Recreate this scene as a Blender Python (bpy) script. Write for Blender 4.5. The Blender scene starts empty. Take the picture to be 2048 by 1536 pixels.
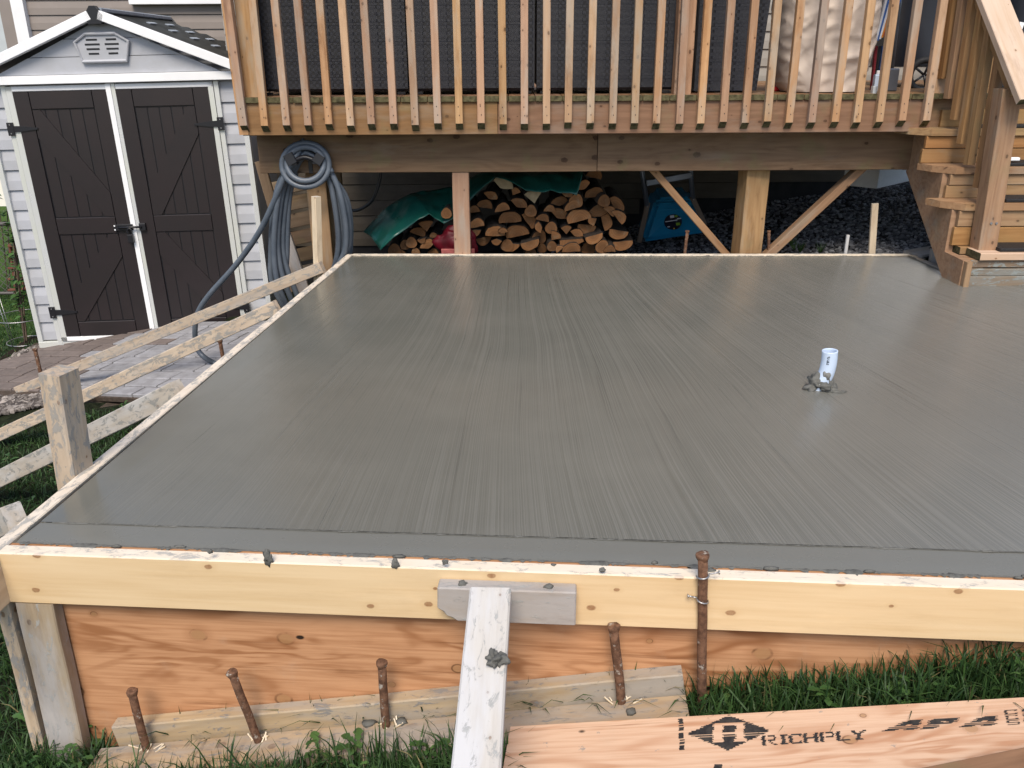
import bpy, bmesh, math, random
import numpy as np
from mathutils import Vector, Matrix, noise as mnoise

R = math.radians
random.seed(7)
rng = np.random.default_rng(7)
SC = bpy.context.scene
COL = SC.collection

# ------------------------------------------------------------------ camera
FPX, PITCH, EYE, ROLL = 1700.0, R(21.16), 1.09, R(0.33)
fw = Vector((0, math.cos(PITCH), -math.sin(PITCH)))
_r0 = Vector((1, 0, 0)); _u0 = _r0.cross(fw)
rt = _r0 * math.cos(ROLL) - _u0 * math.sin(ROLL)
up = _u0 * math.cos(ROLL) + _r0 * math.sin(ROLL)
cam = bpy.data.cameras.new('camera')
cam.sensor_width = 36; cam.lens = 36 * FPX / 2048; cam.clip_end = 900; cam.clip_start = .05
co = bpy.data.objects.new('camera', cam); COL.objects.link(co)
m = Matrix.Identity(4)
for i in range(3):
    m[i][0] = rt[i]; m[i][1] = up[i]; m[i][2] = -fw[i]
m[2][3] = EYE
co.matrix_world = m
SC.camera = co

# ------------------------------------------------------------------ sky, sun, exposure
SUN_EL, SUN_AZ = R(52), R(6)          # azimuth measured to the left of straight behind the camera
w = bpy.data.worlds.new('World'); SC.world = w; w.use_nodes = True
nt = w.node_tree; nt.nodes.clear()
sky = nt.nodes.new('ShaderNodeTexSky'); sky.sky_type = 'NISHITA'; sky.sun_disc = False
sky.sun_elevation = SUN_EL; sky.sun_rotation = math.pi + SUN_AZ
sky.air_density = 1.0; sky.dust_density = 1.6; sky.ozone_density = 1.0
bg = nt.nodes.new('ShaderNodeBackground'); bg.inputs[1].default_value = .115
ow = nt.nodes.new('ShaderNodeOutputWorld')
nt.links.new(sky.outputs[0], bg.inputs[0]); nt.links.new(bg.outputs[0], ow.inputs[0])
sl = bpy.data.lights.new('sun', 'SUN'); sl.energy = 2.5; sl.angle = R(26); sl.color = (1, .90, .76)
so = bpy.data.objects.new('sun', sl); COL.objects.link(so)
sd = Vector((-math.sin(SUN_AZ) * math.cos(SUN_EL), -math.cos(SUN_AZ) * math.cos(SUN_EL), math.sin(SUN_EL)))
so.rotation_euler = sd.to_track_quat('Z', 'Y').to_euler()
SC.view_settings.view_transform = 'Standard'; SC.view_settings.look = 'None'
SC.view_settings.gamma = 1; SC.view_settings.use_curve_mapping = False
SC.view_settings.exposure = 0.56

# ------------------------------------------------------------------ measuring: a sight line meets a real plane
def ray(x, y): return fw + rt * ((x - 1024) / FPX) - up * ((y - 768) / FPX)
def atz(x, y, z=0.0):
    d = ray(x, y); return Vector((0, 0, EYE)) + d * ((z - EYE) / d.z)
def aty(x, y, Y):
    d = ray(x, y); return Vector((0, 0, EYE)) + d * (Y / d.y)
def base_z(x, y):
    x = max(-4.6, min(3.4, x)); return -.43 + .17 * x
def atg(x, y, h=0.0):
    d = ray(x, y); t = (-.43 + h - EYE) / (d.z - .17 * d.x); return Vector((0, 0, EYE)) + d * t

# ------------------------------------------------------------------ materials
class NT:
    def __init__(s, name, rough=.7, spec=.4):
        s.m = bpy.data.materials.new(name); s.m.use_nodes = True
        s.t = s.m.node_tree; s.b = s.t.nodes['Principled BSDF']
        s.b.inputs['Roughness'].default_value = rough
        s.b.inputs['Specular IOR Level'].default_value = spec
    def n(s, typ, **kw):
        o = s.t.nodes.new(typ)
        for k, v in kw.items(): setattr(o, k, v)
        return o
    def put(s, inp, v):
        if v is None: return
        if hasattr(v, 'is_output') or isinstance(v, bpy.types.NodeSocket): s.t.links.new(v, inp)
        else:
            if isinstance(v, (tuple, list)) and len(v) == 3 and inp.type == 'RGBA': v = (*v, 1)
            inp.default_value = v
    def math(s, op, a, b=None, c=None, clamp=False):
        o = s.n('ShaderNodeMath', operation=op, use_clamp=clamp)
        for i, v in enumerate((a, b, c)):
            if v is not None: s.put(o.inputs[i], v)
        return o.outputs[0]
    def vmath(s, op, a, b=None):
        o = s.n('ShaderNodeVectorMath', operation=op); s.put(o.inputs[0], a)
        if b is not None: s.put(o.inputs[1], b)
        return o.outputs[0]
    def mix(s, f, a, b, mode='MIX'):
        o = s.n('ShaderNodeMix', data_type='RGBA', blend_type=mode)
        s.put(o.inputs[0], f); s.put(o.inputs[6], a); s.put(o.inputs[7], b); return o.outputs[2]
    def noise(s, vec, scale=5, detail=4, rough=.55, dist=0.0, dim='3D'):
        o = s.n('ShaderNodeTexNoise', noise_dimensions=dim)
        s.put(o.inputs['Vector'], vec); o.inputs['Scale'].default_value = scale; o.inputs['Detail'].default_value = detail
        o.inputs['Roughness'].default_value = rough; o.inputs['Distortion'].default_value = dist
        return o.outputs[0]
    def voro(s, vec, scale=5, feature='F1', out='Distance'):
        o = s.n('ShaderNodeTexVoronoi', feature=feature); s.put(o.inputs['Vector'], vec); o.inputs['Scale'].default_value = scale
        return o.outputs[out]
    def ss(s, x, lo, hi):       # smoothstep
        o = s.n('ShaderNodeMapRange', interpolation_type='SMOOTHSTEP'); s.put(o.inputs[0], x)
        o.inputs[1].default_value = lo; o.inputs[2].default_value = hi; return o.outputs[0]
    def obj(s): return s.n('ShaderNodeTexCoord').outputs['Object']
    def pos(s): return s.n('ShaderNodeNewGeometry').outputs['Position']
    def nrm(s):
        o = s.n('ShaderNodeSeparateXYZ'); s.t.links.new(s.n('ShaderNodeNewGeometry').outputs['Normal'], o.inputs[0]); return o.outputs
    def rnd(s): return s.n('ShaderNodeObjectInfo').outputs['Random']
    def xyz(s, v):
        o = s.n('ShaderNodeSeparateXYZ'); s.put(o.inputs[0], v); return o.outputs
    def comb(s, x, y, z):
        o = s.n('ShaderNodeCombineXYZ'); [s.put(o.inputs[i], v) for i, v in enumerate((x, y, z))]; return o.outputs[0]
    def col(s, v): s.put(s.b.inputs['Base Color'], v)
    def rough(s, v): s.put(s.b.inputs['Roughness'], v)
    def bump(s, h, strength=.4, dist=.002):
        o = s.n('ShaderNodeBump'); s.put(o.inputs['Height'], h); o.inputs['Strength'].default_value = strength
        o.inputs['Distance'].default_value = dist; s.t.links.new(o.outputs[0], s.b.inputs['Normal'])
    def offs(s):               # object coordinates shifted at random from object to object
        r = s.rnd(); return s.vmath('ADD', s.obj(), s.comb(s.math('MULTIPLY', r, 37.), s.math('MULTIPLY', r, 91.), s.math('MULTIPLY', r, 53.)))

def wood(name, c1, c2, knotc=(.16, .075, .03), knots=.1, kscale=7., gray=0., grayc=(.36, .33, .3), spl=0., spl_top=0., splc=(.27, .275, .27), var=.12, rough=.72, fig=9., warm=0., bump=.35, green=0., figamt=.62, stain=.65, dust=0.):
    s = NT(name, rough, .3); v = s.offs()
    g1 = s.noise(s.vmath('MULTIPLY', v, (2.2, 55, 55)), 1, 5, .6, .3)
    f = s.noise(s.vmath('MULTIPLY', v, (.9, 7, 7)), 1, 2, .5, .6)
    band = s.math('MULTIPLY_ADD', s.math('SINE', s.math('MULTIPLY', f, fig * 6.28)), .5, .5)
    vx, vy, vz = s.xyz(v); k2 = s.comb(s.math('MULTIPLY', vx, .75), s.math('ADD', vy, s.math('MULTIPLY', vz, 1.13)), 0.)
    vo = s.n('ShaderNodeTexVoronoi', voronoi_dimensions='2D'); s.put(vo.inputs['Vector'], k2); vo.inputs['Scale'].default_value = kscale * 1.25
    cr, cg, cb = s.xyz(vo.outputs['Color']); has = s.math('LESS_THAN', cr, .5)
    wobk = s.math('MULTIPLY_ADD', s.noise(v, 90, 2), .5, .75)
    kd = s.math('DIVIDE', s.math('MULTIPLY', vo.outputs['Distance'], wobk), s.math('MAXIMUM', s.math('MULTIPLY', has, s.math('MULTIPLY_ADD', cg, .7, .2)), .001))
    halo = s.math('SUBTRACT', 1., s.ss(kd, knots * .9, knots * 2.6))
    fac = s.math('ADD', s.math('MULTIPLY', band, figamt * .55), s.math('MULTIPLY', s.ss(g1, .35, .7), .5), clamp=True)
    c = s.mix(fac, c1, c2)
    c = s.mix(s.math('MULTIPLY', halo, .45), c, c2)
    kc = s.math('SUBTRACT', 1., s.ss(kd, knots * .65, knots * 1.0))
    kn = s.noise(s.vmath('MULTIPLY', v, (1, 1, 1)), 160, 3)
    c = s.mix(s.math('MULTIPLY', kc, s.math('MULTIPLY_ADD', kn, .7, .45), clamp=True), c, knotc)
    if gray:
        gm = s.ss(s.noise(s.vmath('MULTIPLY', v, (1.6, 7, 7)), 1.3, 5, .65), .62 - gray * .4, .78 - gray * .25)
        c = s.mix(s.math('MULTIPLY', gm, min(1, gray + .3)), c, grayc)
    if green:
        gm = s.ss(s.noise(v, 7, 4), .52, .72); c = s.mix(s.math('MULTIPLY', gm, green), c, (.16, .17, .07))
    r = s.rnd(); h = s.n('ShaderNodeHueSaturation'); s.put(h.inputs['Value'], s.math('MULTIPLY_ADD', r, var * 2, 1 - var))
    s.put(h.inputs['Saturation'], s.math('MULTIPLY_ADD', s.math('FRACT', s.math('MULTIPLY', r, 7.31)), .25, .82))
    s.put(h.inputs['Hue'], s.math('MULTIPLY_ADD', s.math('FRACT', s.math('MULTIPLY', r, 3.77)), .016, .493))
    s.put(h.inputs['Color'], c); c = h.outputs[0]
    # soft stains along the board
    st = s.ss(s.noise(s.vmath('MULTIPLY', v, (3, 12, 12)), 1, 6, .7), .5, .8); c = s.mix(s.math('MULTIPLY', st, stain), c, s.mix(1., c, (.50, .42, .36), 'MULTIPLY')); st2 = s.ss(s.noise(s.vmath('ADD', s.vmath('MULTIPLY', v, (5, 16, 16)), (7, 3, 1)), 1, 5, .7), .55, .75); c = s.mix(s.math('MULTIPLY', st2, stain * .6), c, s.mix(1., c, (1.35, 1.3, 1.25), 'MULTIPLY'))
    hgt = s.math('ADD', g1, s.math('MULTIPLY', kc, .5))
    if dust: c = s.mix(s.math('MULTIPLY', s.ss(s.nrm()[2], .5, .8), s.math('MULTIPLY_ADD', s.noise(s.vmath('MULTIPLY', s.pos(), (1, 1, 1)), 14, 5), .5, dust - .2)), c, (.80, .75, .67))  # strong light on upward faces painted as a pale tint, broken by noise
    if spl or spl_top:
        p = s.vmath('MULTIPLY', v, (.55, 1.3, 1.3))
        sn = s.noise(p, 30, 9, .74, .6); sm = s.ss(sn, .60 - spl * .18, .66 - spl * .18) if spl else 0.
        if spl_top:
            n2 = s.noise(s.vmath('ADD', p, (3, 1, 2)), 28, 9, .74, .5)
            t2 = s.math('MULTIPLY', s.ss(n2, .60 - spl_top * .16, .70 - spl_top * .16), s.ss(s.nrm()[2], .5, .8))
            sm = s.math('MAXIMUM', sm, t2)
        sc = s.mix(s.noise(p, 60, 3), splc, (splc[0] * 1.5, splc[1] * 1.5, splc[2] * 1.5))
        c = s.mix(s.math('MULTIPLY', sm, .85), c, sc); hgt = s.math('ADD', hgt, s.math('MULTIPLY', sm, 1.5))
    s.col(c); s.bump(hgt, bump, .0018)
    return s.m

def plywood(name, c1, c2, knots=.085, stain=.3, spl=0.):
    s = NT(name, .62, .3); v = s.offs()
    f = s.noise(s.vmath('MULTIPLY', v, (1.5, 7., 7.)), 1, 3.0, .55, .8)
    b = s.math('MULTIPLY_ADD', s.math('SINE', s.math('MULTIPLY', f, 42.)), .5, .5)
    b = s.math('POWER', b, 2.2)
    fine = s.noise(s.vmath('MULTIPLY', v, (4, 130, 130)), 1, 4, .6)
    big = s.noise(v, 3.2, 3)
    c = s.mix(s.math('MULTIPLY', b, s.math('MULTIPLY_ADD', s.ss(big, .35, .6), .7, .3)), c1, c2)
    c = s.mix(s.math('MULTIPLY', s.ss(fine, .38, .72), .5), c, c2); stq = s.noise(s.vmath('MULTIPLY', v, (1.2, 45, 45)), 1, 5, .7); c = s.mix(s.math('MULTIPLY', s.ss(stq, .60, .70), .6), c, s.mix(1., c2, (.6, .55, .5), 'MULTIPLY'))
    vx, vy, vz = s.xyz(v); vo = s.n('ShaderNodeTexVoronoi', voronoi_dimensions='2D'); s.put(vo.inputs['Vector'], s.comb(s.math('MULTIPLY', vx, .8), s.math('ADD', vy, vz), 0.)); vo.inputs['Scale'].default_value = 5.2
    cr, cg, cb = s.xyz(vo.outputs['Color']); kd = s.math('DIVIDE', vo.outputs['Distance'], s.math('MAXIMUM', s.math('MULTIPLY', s.math('LESS_THAN', cr, .6), s.math('MULTIPLY_ADD', cg, .8, .3)), .001))
    ring = s.math('MULTIPLY', s.ss(kd, knots * .75, knots * .95), s.math('SUBTRACT', 1., s.ss(kd, knots, knots * 1.25)))
    core = s.math('SUBTRACT', 1., s.ss(kd, knots * .8, knots * .9)); halo = s.math('SUBTRACT', 1., s.ss(kd, knots, knots * 2.4)); c = s.mix(s.math('MULTIPLY', halo, .35), c, c2)
    rm = s.ss(s.noise(v, 18, 3), .42, .6); c = s.mix(s.math('MULTIPLY', core, .55), c, (.34, .19, .085)); c = s.mix(s.math('MULTIPLY', ring, s.math('MULTIPLY_ADD', rm, .7, .1)), c, (.10, .045, .018))
    k2 = s.voro(s.vmath('ADD', s.vmath('MULTIPLY', v, (.7, 1.2, 1.2)), (5.3, 2.2, 1.7)), 6.); c = s.mix(s.math('SUBTRACT', 1., s.ss(k2, .045, .065)), c, (.02, .012, .008))
    st = s.ss(s.noise(v, 6, 6, .7), .55, .8); c = s.mix(s.math('MULTIPLY', st, stain), c, (.5, .38, .28))
    if spl:
        sm = s.ss(s.noise(s.pos(), 30, 8, .7), .66 - spl * .1, .69 - spl * .1); c = s.mix(s.math('MULTIPLY', sm, .7), c, (.26, .25, .24))
    s.col(c); s.bump(s.math('ADD', fine, s.math('MULTIPLY', b, .4)), .25, .001); return s.m

def plain(name, c, rough=.6, spec=.4, var=.08, nscale=9., metal=0., bump=0., bscale=200., c2=None, objvar=0.):
    s = NT(name, rough, spec); p = s.offs()
    f = s.ss(s.noise(p, nscale, 5, .6), .3, .75)
    cc = s.mix(f, c, c2 if c2 else tuple(x * (1 - var * 2) for x in c))
    if objvar:
        h = s.n('ShaderNodeHueSaturation'); s.put(h.inputs['Value'], s.math('MULTIPLY_ADD', s.rnd(), objvar * 2, 1 - objvar)); s.put(h.inputs['Color'], cc); cc = h.outputs[0]
    s.col(cc); s.b.inputs['Metallic'].default_value = metal
    s.rough(s.math('MULTIPLY_ADD', f, .12, rough - .06))
    if bump: s.bump(s.noise(p, bscale, 4), bump, .002)
    return s.m

M = {}
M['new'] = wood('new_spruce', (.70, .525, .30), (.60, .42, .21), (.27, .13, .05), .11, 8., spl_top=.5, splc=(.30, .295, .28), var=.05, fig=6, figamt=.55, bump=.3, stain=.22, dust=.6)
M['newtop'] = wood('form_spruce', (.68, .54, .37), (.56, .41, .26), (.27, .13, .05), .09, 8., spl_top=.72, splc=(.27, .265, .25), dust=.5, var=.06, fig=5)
M['ply'] = plywood('form_plywood', (.53, .285, .15), (.30, .13, .055))
M['sheet'] = plywood('stamped_plywood', (.66, .455, .32), (.47, .25, .145), .06, .25, spl=.1)
M['gray'] = wood('weathered_lumber', (.42, .335, .25), (.29, .22, .155), (.11, .065, .04), .10, 7., gray=.75, grayc=(.41, .385, .37), spl=.2, spl_top=.2, var=.1)
M['pale'] = wood('pale_weathered_lumber', (.56, .53, .49), (.44, .40, .36), (.22, .14, .09), .09, 9., gray=.65, grayc=(.56, .56, .57), spl=.2, var=.03, fig=4, figamt=.4, stain=.4)
M['form'] = wood('splattered_lumber', (.56, .45, .32), (.44, .33, .22), (.2, .11, .05), .09, 8., gray=.3, grayc=(.42, .40, .38), spl=.5, spl_top=.4, splc=(.22, .215, .205), var=.08)
M['plank'] = wood('muddy_plank', (.43, .32, .21), (.31, .215, .13), (.13, .07, .035), .12, 6., gray=.6, grayc=(.32, .29, .26), spl=.2, spl_top=.25, splc=(.16, .16, .16), var=.08)
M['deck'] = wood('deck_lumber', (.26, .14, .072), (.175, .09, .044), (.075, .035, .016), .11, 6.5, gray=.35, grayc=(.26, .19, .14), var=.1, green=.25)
M['baluster'] = wood('baluster_lumber', (.47, .28, .155), (.32, .165, .08), (.11, .055, .025), .15, 12., gray=.45, grayc=(.40, .33, .26), var=.17, fig=4, stain=.85)
M['stair'] = wood('stair_lumber', (.36, .205, .092), (.235, .122, .05), (.09, .045, .02), .09, 7., gray=.3, grayc=(.32, .26, .19), var=.13, green=.2)
M['dusty'] = wood('dusty_lumber', (.47, .42, .36), (.37, .32, .26), (.16, .1, .06), .09, 8., gray=.5, grayc=(.50, .49, .48), spl=.42, spl_top=.2, splc=(.20, .20, .19), var=.05)
M['rail'] = wood('handrail_lumber', (.60, .45, .35), (.52, .36, .25), (.22, .12, .07), .09, 8., var=.03, fig=4)
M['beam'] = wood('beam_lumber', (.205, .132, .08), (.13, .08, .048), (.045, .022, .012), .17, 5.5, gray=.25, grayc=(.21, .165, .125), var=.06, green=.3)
M['endgrain'] = plain('wood_end_grain', (.13, .115, .06), .85, .2, .35, 40, bump=.3)
M['stairsplat'] = wood('splattered_riser', (.22, .17, .12), (.15, .11, .08), (.09, .05, .03), .08, 7., gray=.5, grayc=(.22, .225, .21), spl=.55, splc=(.19, .21, .205), var=.06)
# rust
s = NT('rusty_steel', .85, .3); p = s.offs()
n = s.noise(p, 60, 6, .7); c = s.mix(s.ss(n, .35, .65), (.085, .043, .026), (.19, .10, .06))
c = s.mix(s.ss(s.noise(p, 38, 5, .7), .58, .66), c, (.34, .31, .27)); s.col(c); s.bump(n, .7, .003); M['rust'] = s.m
M['nail'] = plain('steel_nail', (.45, .45, .46), .35, .5, .1, 40, metal=.8)
# broomed wet concrete: the broom lines fan out towards the street and wave a little
def concrete(name, broom):
    s = NT(name, .5, .5); p = s.obj(); X, Y, Z = s.xyz(p)
    big = s.noise(p, 1.3, 5, .6); med = s.noise(p, 5, 5, .6); fine = s.noise(p, 260, 3, .6)
    c = s.mix(s.ss(big, .3, .7), (.122, .124, .108), (.150, .148, .128)); c = s.mix(s.math('MULTIPLY', s.ss(med, .4, .75), .35), c, (.118, .118, .103))
    pale_right = s.ss(X, .2, 2.2); c = s.mix(s.math('MULTIPLY', pale_right, .55), c, (.192, .192, .186))  # colour grows paler towards the right of the slab
    if broom:
        sx = s.math('MULTIPLY', s.math('SUBTRACT', X, .08), s.math('EXPONENT', s.math('MULTIPLY', Y, .174)))
        sx = s.math('ADD', sx, s.math('MULTIPLY', s.math('SINE', s.math('ADD', s.math('MULTIPLY', Y, 3.3), s.math('MULTIPLY', X, 1.4))), .013))
        sx = s.math('ADD', sx, s.math('MULTIPLY', s.noise(p, 1.3, 2), .04))
        l1 = s.noise(s.comb(s.math('MULTIPLY', sx, 215.), s.math('MULTIPLY', Y, .4), 0.), 1, 2.0, .6)
        l2 = s.noise(s.comb(s.math('MULTIPLY', sx, 58.), s.math('MULTIPLY', Y, .6), 4.), 1, 3, .6)
        l3 = s.noise(s.comb(s.math('MULTIPLY', sx, 9.), s.math('MULTIPLY', Y, .3), 9.), 1, 2, .5)
        groove = s.math('MULTIPLY', s.math('SUBTRACT', 1., s.ss(l2, .33, .41)), s.ss(s.noise(s.comb(s.math('MULTIPLY', sx, 5.), s.math('MULTIPLY', Y, .8), 2.), 1, 3), .38, .62))
        amp = s.math('MULTIPLY', s.math('MULTIPLY_ADD', s.ss(X, -1.0, .9), .68, .32), s.math('MULTIPLY_ADD', s.ss(s.noise(s.comb(s.math('MULTIPLY', sx, 3.), s.math('MULTIPLY', Y, .2), 7.), 1, 2), .35, .65), .15, .9))
        hgt = s.math('ADD', s.math('MULTIPLY', s.math('SUBTRACT', l1, .5), amp), s.math('MULTIPLY', s.math('SUBTRACT', l2, .5), s.math('MULTIPLY', amp, .7)))
        hgt = s.math('SUBTRACT', hgt, s.math('MULTIPLY', groove, .45))
        dl = s.math('SUBTRACT', X, s.math('MULTIPLY_ADD', s.math('SUBTRACT', Y, 1.776), .0896, -1.207)); dl = s.math('ADD', dl, s.math('MULTIPLY', s.math('SUBTRACT', s.noise(p, 5, 4), .5), .06)); lm = s.ss(dl, .07, .12)
        hgt = s.math('ADD', s.math('MULTIPLY', hgt, lm), s.math('MULTIPLY', fine, .07)); amp = s.math('MULTIPLY', amp, lm); groove = s.math('MULTIPLY', groove, lm)
        hgt = s.math('ADD', hgt, s.math('MULTIPLY', s.ss(X, -.1, 1.2), s.math('MULTIPLY', s.noise(p, 130, 3, .7), .15)))
        c = s.mix(s.math('MULTIPLY', s.ss(l1, .38, .66), s.math('MULTIPLY_ADD', amp, .62, .0)), c, (.22, .216, .193)); c = s.mix(s.math('MULTIPLY', groove, .22), c, (.058, .058, .053))
        c = s.mix(s.math('MULTIPLY', s.ss(l3, .45, .7), .06), c, (.175, .172, .151))
        s.b.inputs['Coat Weight'].default_value = .12; s.b.inputs['Coat Roughness'].default_value = .12; s.b.inputs['Coat IOR'].default_value = 1.4; s.bump(hgt, .8, .0015); s.rough(s.math('MULTIPLY_ADD', s.ss(l1, .3, .7), .10, s.math('MULTIPLY_ADD', s.ss(big, .35, .65), .03, s.math('MULTIPLY_ADD', lm, .03, .10))))
    else:
        h = s.math('ADD', s.math('MULTIPLY', med, .6), s.math('MULTIPLY', fine, .12)); s.bump(h, .35, .004); s.rough(s.math('MULTIPLY_ADD', med, .25, .16))
        c = s.mix(.6, c, (.185, .184, .166))
    s.col(c); return s.m
M['broom'] = concrete('broomed_concrete', True); M['trowel'] = concrete('trowelled_concrete', False)
M['mortar'] = plain('wet_mortar', (.085, .085, .078), .7, .4, .25, 60, bump=.8, bscale=120, c2=(.14, .14, .13))
M['mortar_dry'] = plain('drying_mortar', (.25, .25, .235), .85, .3, .2, 60, bump=.8, bscale=120)
M['pvc'] = plain('pvc_pipe', (.58, .69, .86), .35, .5, .04)
M['ink'] = plain('stamp_ink', (.022, .021, .024), .8, .2, .3, 60, c2=(.06, .055, .05))
M['shedwall'] = plain('shed_vinyl', (.44, .455, .50), .5, .4, .06, 4, c2=(.38, .39, .415))
M['white'] = plain('white_metal_trim', (.88, .89, .91), .4, .5, .03, 5)
M['trimw'] = plain('shed_frame_metal', (.68, .70, .72), .32, .6, .06, 3, c2=(.66, .68, .62), metal=.25)
M['door'] = plain('brown_shed_door', (.028, .022, .024), .34, .5, .15, 3, c2=(.019, .015, .016), bump=.15, bscale=80)
M['black'] = plain('black_hardware', (.014, .014, .018), .4, .5, .1)
M['roof'] = plain('black_roof_panel', (.010, .012, .011), .5, .25, .1, 4)
M['ridge'] = plain('gray_ridge_cap', (.30, .34, .40), .3, .5, .08)
M['taupe'] = plain('taupe_siding', (.27, .235, .215), .6, .3, .05, 3)
M['housewall'] = plain('gray_house_siding', (.33, .31, .28), .6, .3, .06, 3)
M['shaded_skirt'] = plain('shaded_skirting', (.10, .084, .066), .7, .3, .1, 5)  # house siding, darkened in colour for the shade under the deck
M['foundation'] = plain('black_foundation_coating', (.025, .025, .028), .8, .3, .2, 8)
M['cream'] = plain('cream_render', (.85, .81, .75), .8, .2, .03, 2)
M['glass'] = plain('window_glass', (.5, .55, .6), .08, .8, .03)
M['wire'] = plain('fence_wire', (.13, .12, .12), .5, .5, .1)
M['hose'] = plain('gray_hose', (.085, .105, .135), .42, .45, .1, 14, c2=(.115, .135, .165), bump=.15)
M['rubber'] = plain('black_rubber_mat', (.02, .02, .022), .65, .4, .3, 90, bump=.5)
M['tarp'] = plain('green_tarp', (.007, .085, .066), .33, .5, .15, 8, c2=(.005, .065, .055), bump=.3, bscale=18)
M['blue'] = plain('blue_plastic', (.010, .22, .42), .35, .5, .08)
M['redbag'] = plain('red_plastic_bag', (.11, .004, .012), .5, .3, .25, 14, bump=.5, bscale=30)
M['redlabel'] = plain('pale_red_print', (.45, .13, .12), .5, .4, .2, 30)
M['sticker'] = plain('dark_label', (.018, .016, .03), .3, .5, .1)
M['stgreen'] = plain('green_print', (.25, .42, .04), .5); M['stwhite'] = plain('white_print', (.8, .8, .85), .5); M['styellow'] = plain('yellow_print', (.7, .5, .05), .5)
M['alu'] = plain('ladder_metal', (.16, .18, .22), .35, .5, .1, metal=.6); M['ladwood'] = plain('ladder_brown_leg', (.13, .095, .07), .6, .3, .1)
M['styro'] = plain('white_block', (.90, .91, .94), .8, .2, .04, 20, bump=.3)
M['bark'] = plain('log_bark', (.075, .06, .05), .9, .2, .35, 30, bump=1., bscale=45, c2=(.03, .026, .024), objvar=.25)
s = NT('split_wood', .8, .25); v = s.offs(); x, y, z = s.xyz(s.obj())
rr = s.math('SQRT', s.math('ADD', s.math('MULTIPLY', x, x), s.math('MULTIPLY', z, z)))
ring = s.math('MULTIPLY_ADD', s.math('SINE', s.math('MULTIPLY', s.math('ADD', rr, s.math('MULTIPLY', s.noise(v, 12, 3), .03)), 420.)), .5, .5)
c = s.mix(s.math('MULTIPLY', ring, .4), (.27, .125, .05), (.175, .078, .03)); c = s.mix(s.math('SUBTRACT', 1., s.ss(rr, .012, .045)), c, (.18, .085, .035))
c = s.mix(s.ss(s.noise(v, 25, 6, .7), .5, .75), c, (.25, .16, .09)); h = s.n('ShaderNodeHueSaturation'); s.put(h.inputs['Value'], s.math('MULTIPLY_ADD', s.rnd(), .6, .65)); s.put(h.inputs['Color'], c); s.col(h.outputs[0]); s.bump(ring, .3, .002)
M['split'] = s.m
M['splitpale'] = plain('pale_split_wood', (.33, .26, .16), .8, .2, .15, 30, bump=.4)
M['paverb'] = plain('brown_paver', (.185, .15, .135), .8, .3, .12, 14, bump=.5, c2=(.14, .115, .105), objvar=.12)
M['paverg'] = plain('gray_paver', (.33, .33, .35), .75, .3, .12, 14, bump=.5, c2=(.23, .225, .235), objvar=.1)
M['cover'] = plain('beige_cover', (.66, .57, .50), .7, .3, .06, 4, c2=(.60, .51, .44)); M['navy'] = plain('dark_cover', (.013, .016, .025), .5, .4, .15, 6)
M['red'] = plain('red_plastic', (.5, .02, .03), .4); M['orange'] = plain('orange_stripe', (.62, .22, .03), .8); M['bluestripe'] = plain('blue_stripe', (.05, .14, .42), .8)
M['maroon'] = plain('maroon_stripe', (.25, .02, .03), .8); M['whitestripe'] = plain('white_stripe', (.75, .76, .8), .8)
M['trellis'] = plain('rust_red_trellis', (.16, .06, .04), .8)
s = NT('woven_wicker', .5, .4); x, y, z = s.xyz(s.obj())
ck = s.n('ShaderNodeTexChecker'); s.put(ck.inputs['Vector'], s.comb(x, .3, z)); ck.inputs['Scale'].default_value = 62
colm = s.ss(s.math('SINE', s.math('MULTIPLY', x, 49.)), -.35, .05)
fct = s.math('MULTIPLY', ck.outputs['Fac'], s.math('MULTIPLY_ADD', colm, .75, .25)); s.col(s.mix(fct, (.021, .024, .036), (.007, .008, .013)))
s.bump(s.math('ADD', fct, s.math('MULTIPLY', s.math('SINE', s.math('MULTIPLY', z, 1100.)), .15)), .7, .004); M['wicker'] = s.m
s = NT('grass_blade', .55, .3); p = s.pos(); at = s.n('ShaderNodeAttribute', attribute_name='tint').outputs['Fac']
c = s.mix(s.ss(at, .0, 1.), (.012, .036, .010), (.045, .095, .024)); c = s.mix(s.ss(at, .93, .97), c, (.20, .17, .08)); s.col(c); M['grass'] = s.m
s = NT('weed_leaf', .45, .4); at = s.n('ShaderNodeAttribute', attribute_name='tint').outputs['Fac']; s.col(s.mix(at, (.022, .062, .015), (.065, .14, .036))); M['leaf'] = s.m
s = NT('lawn_soil', .95, .1); p = s.pos(); n = s.noise(p, 30, 6, .7); c = s.mix(s.ss(n, .35, .7), (.010, .014, .007), (.028, .034, .016))
X, Y, Z = s.xyz(p); far = s.ss(Y, 6.4, 7.4); lf = s.ss(s.math('MULTIPLY', X, -1.), 3.4, 3.8); c = s.mix(s.math('MULTIPLY', far, lf), c, (.05, .10, .022)); s.col(c); s.bump(n, .8, .02); M['soil'] = s.m
M['mulch'] = plain('dark_mulch', (.018, .014, .012), .95, .1, .4, 50, bump=1., bscale=60, c2=(.035, .025, .018))
M['dirt'] = plain('stony_dirt', (.10, .075, .06), .95, .1, .3, 40, bump=1., bscale=60, c2=(.055, .045, .035))
M['gravelbase'] = plain('gravel_bed_dirt', (.025, .025, .028), .95, .2, .3, 40, bump=1., bscale=80)
s = NT('gravel_stone', .7, .35); at = s.n('ShaderNodeAttribute', attribute_name='tint').outputs['Fac']; s.col(s.mix(at, (.055, .057, .064), (.30, .305, .32))); s.bump(s.noise(s.pos(), 150, 3), .4, .003); M['stone'] = s.m
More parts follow.
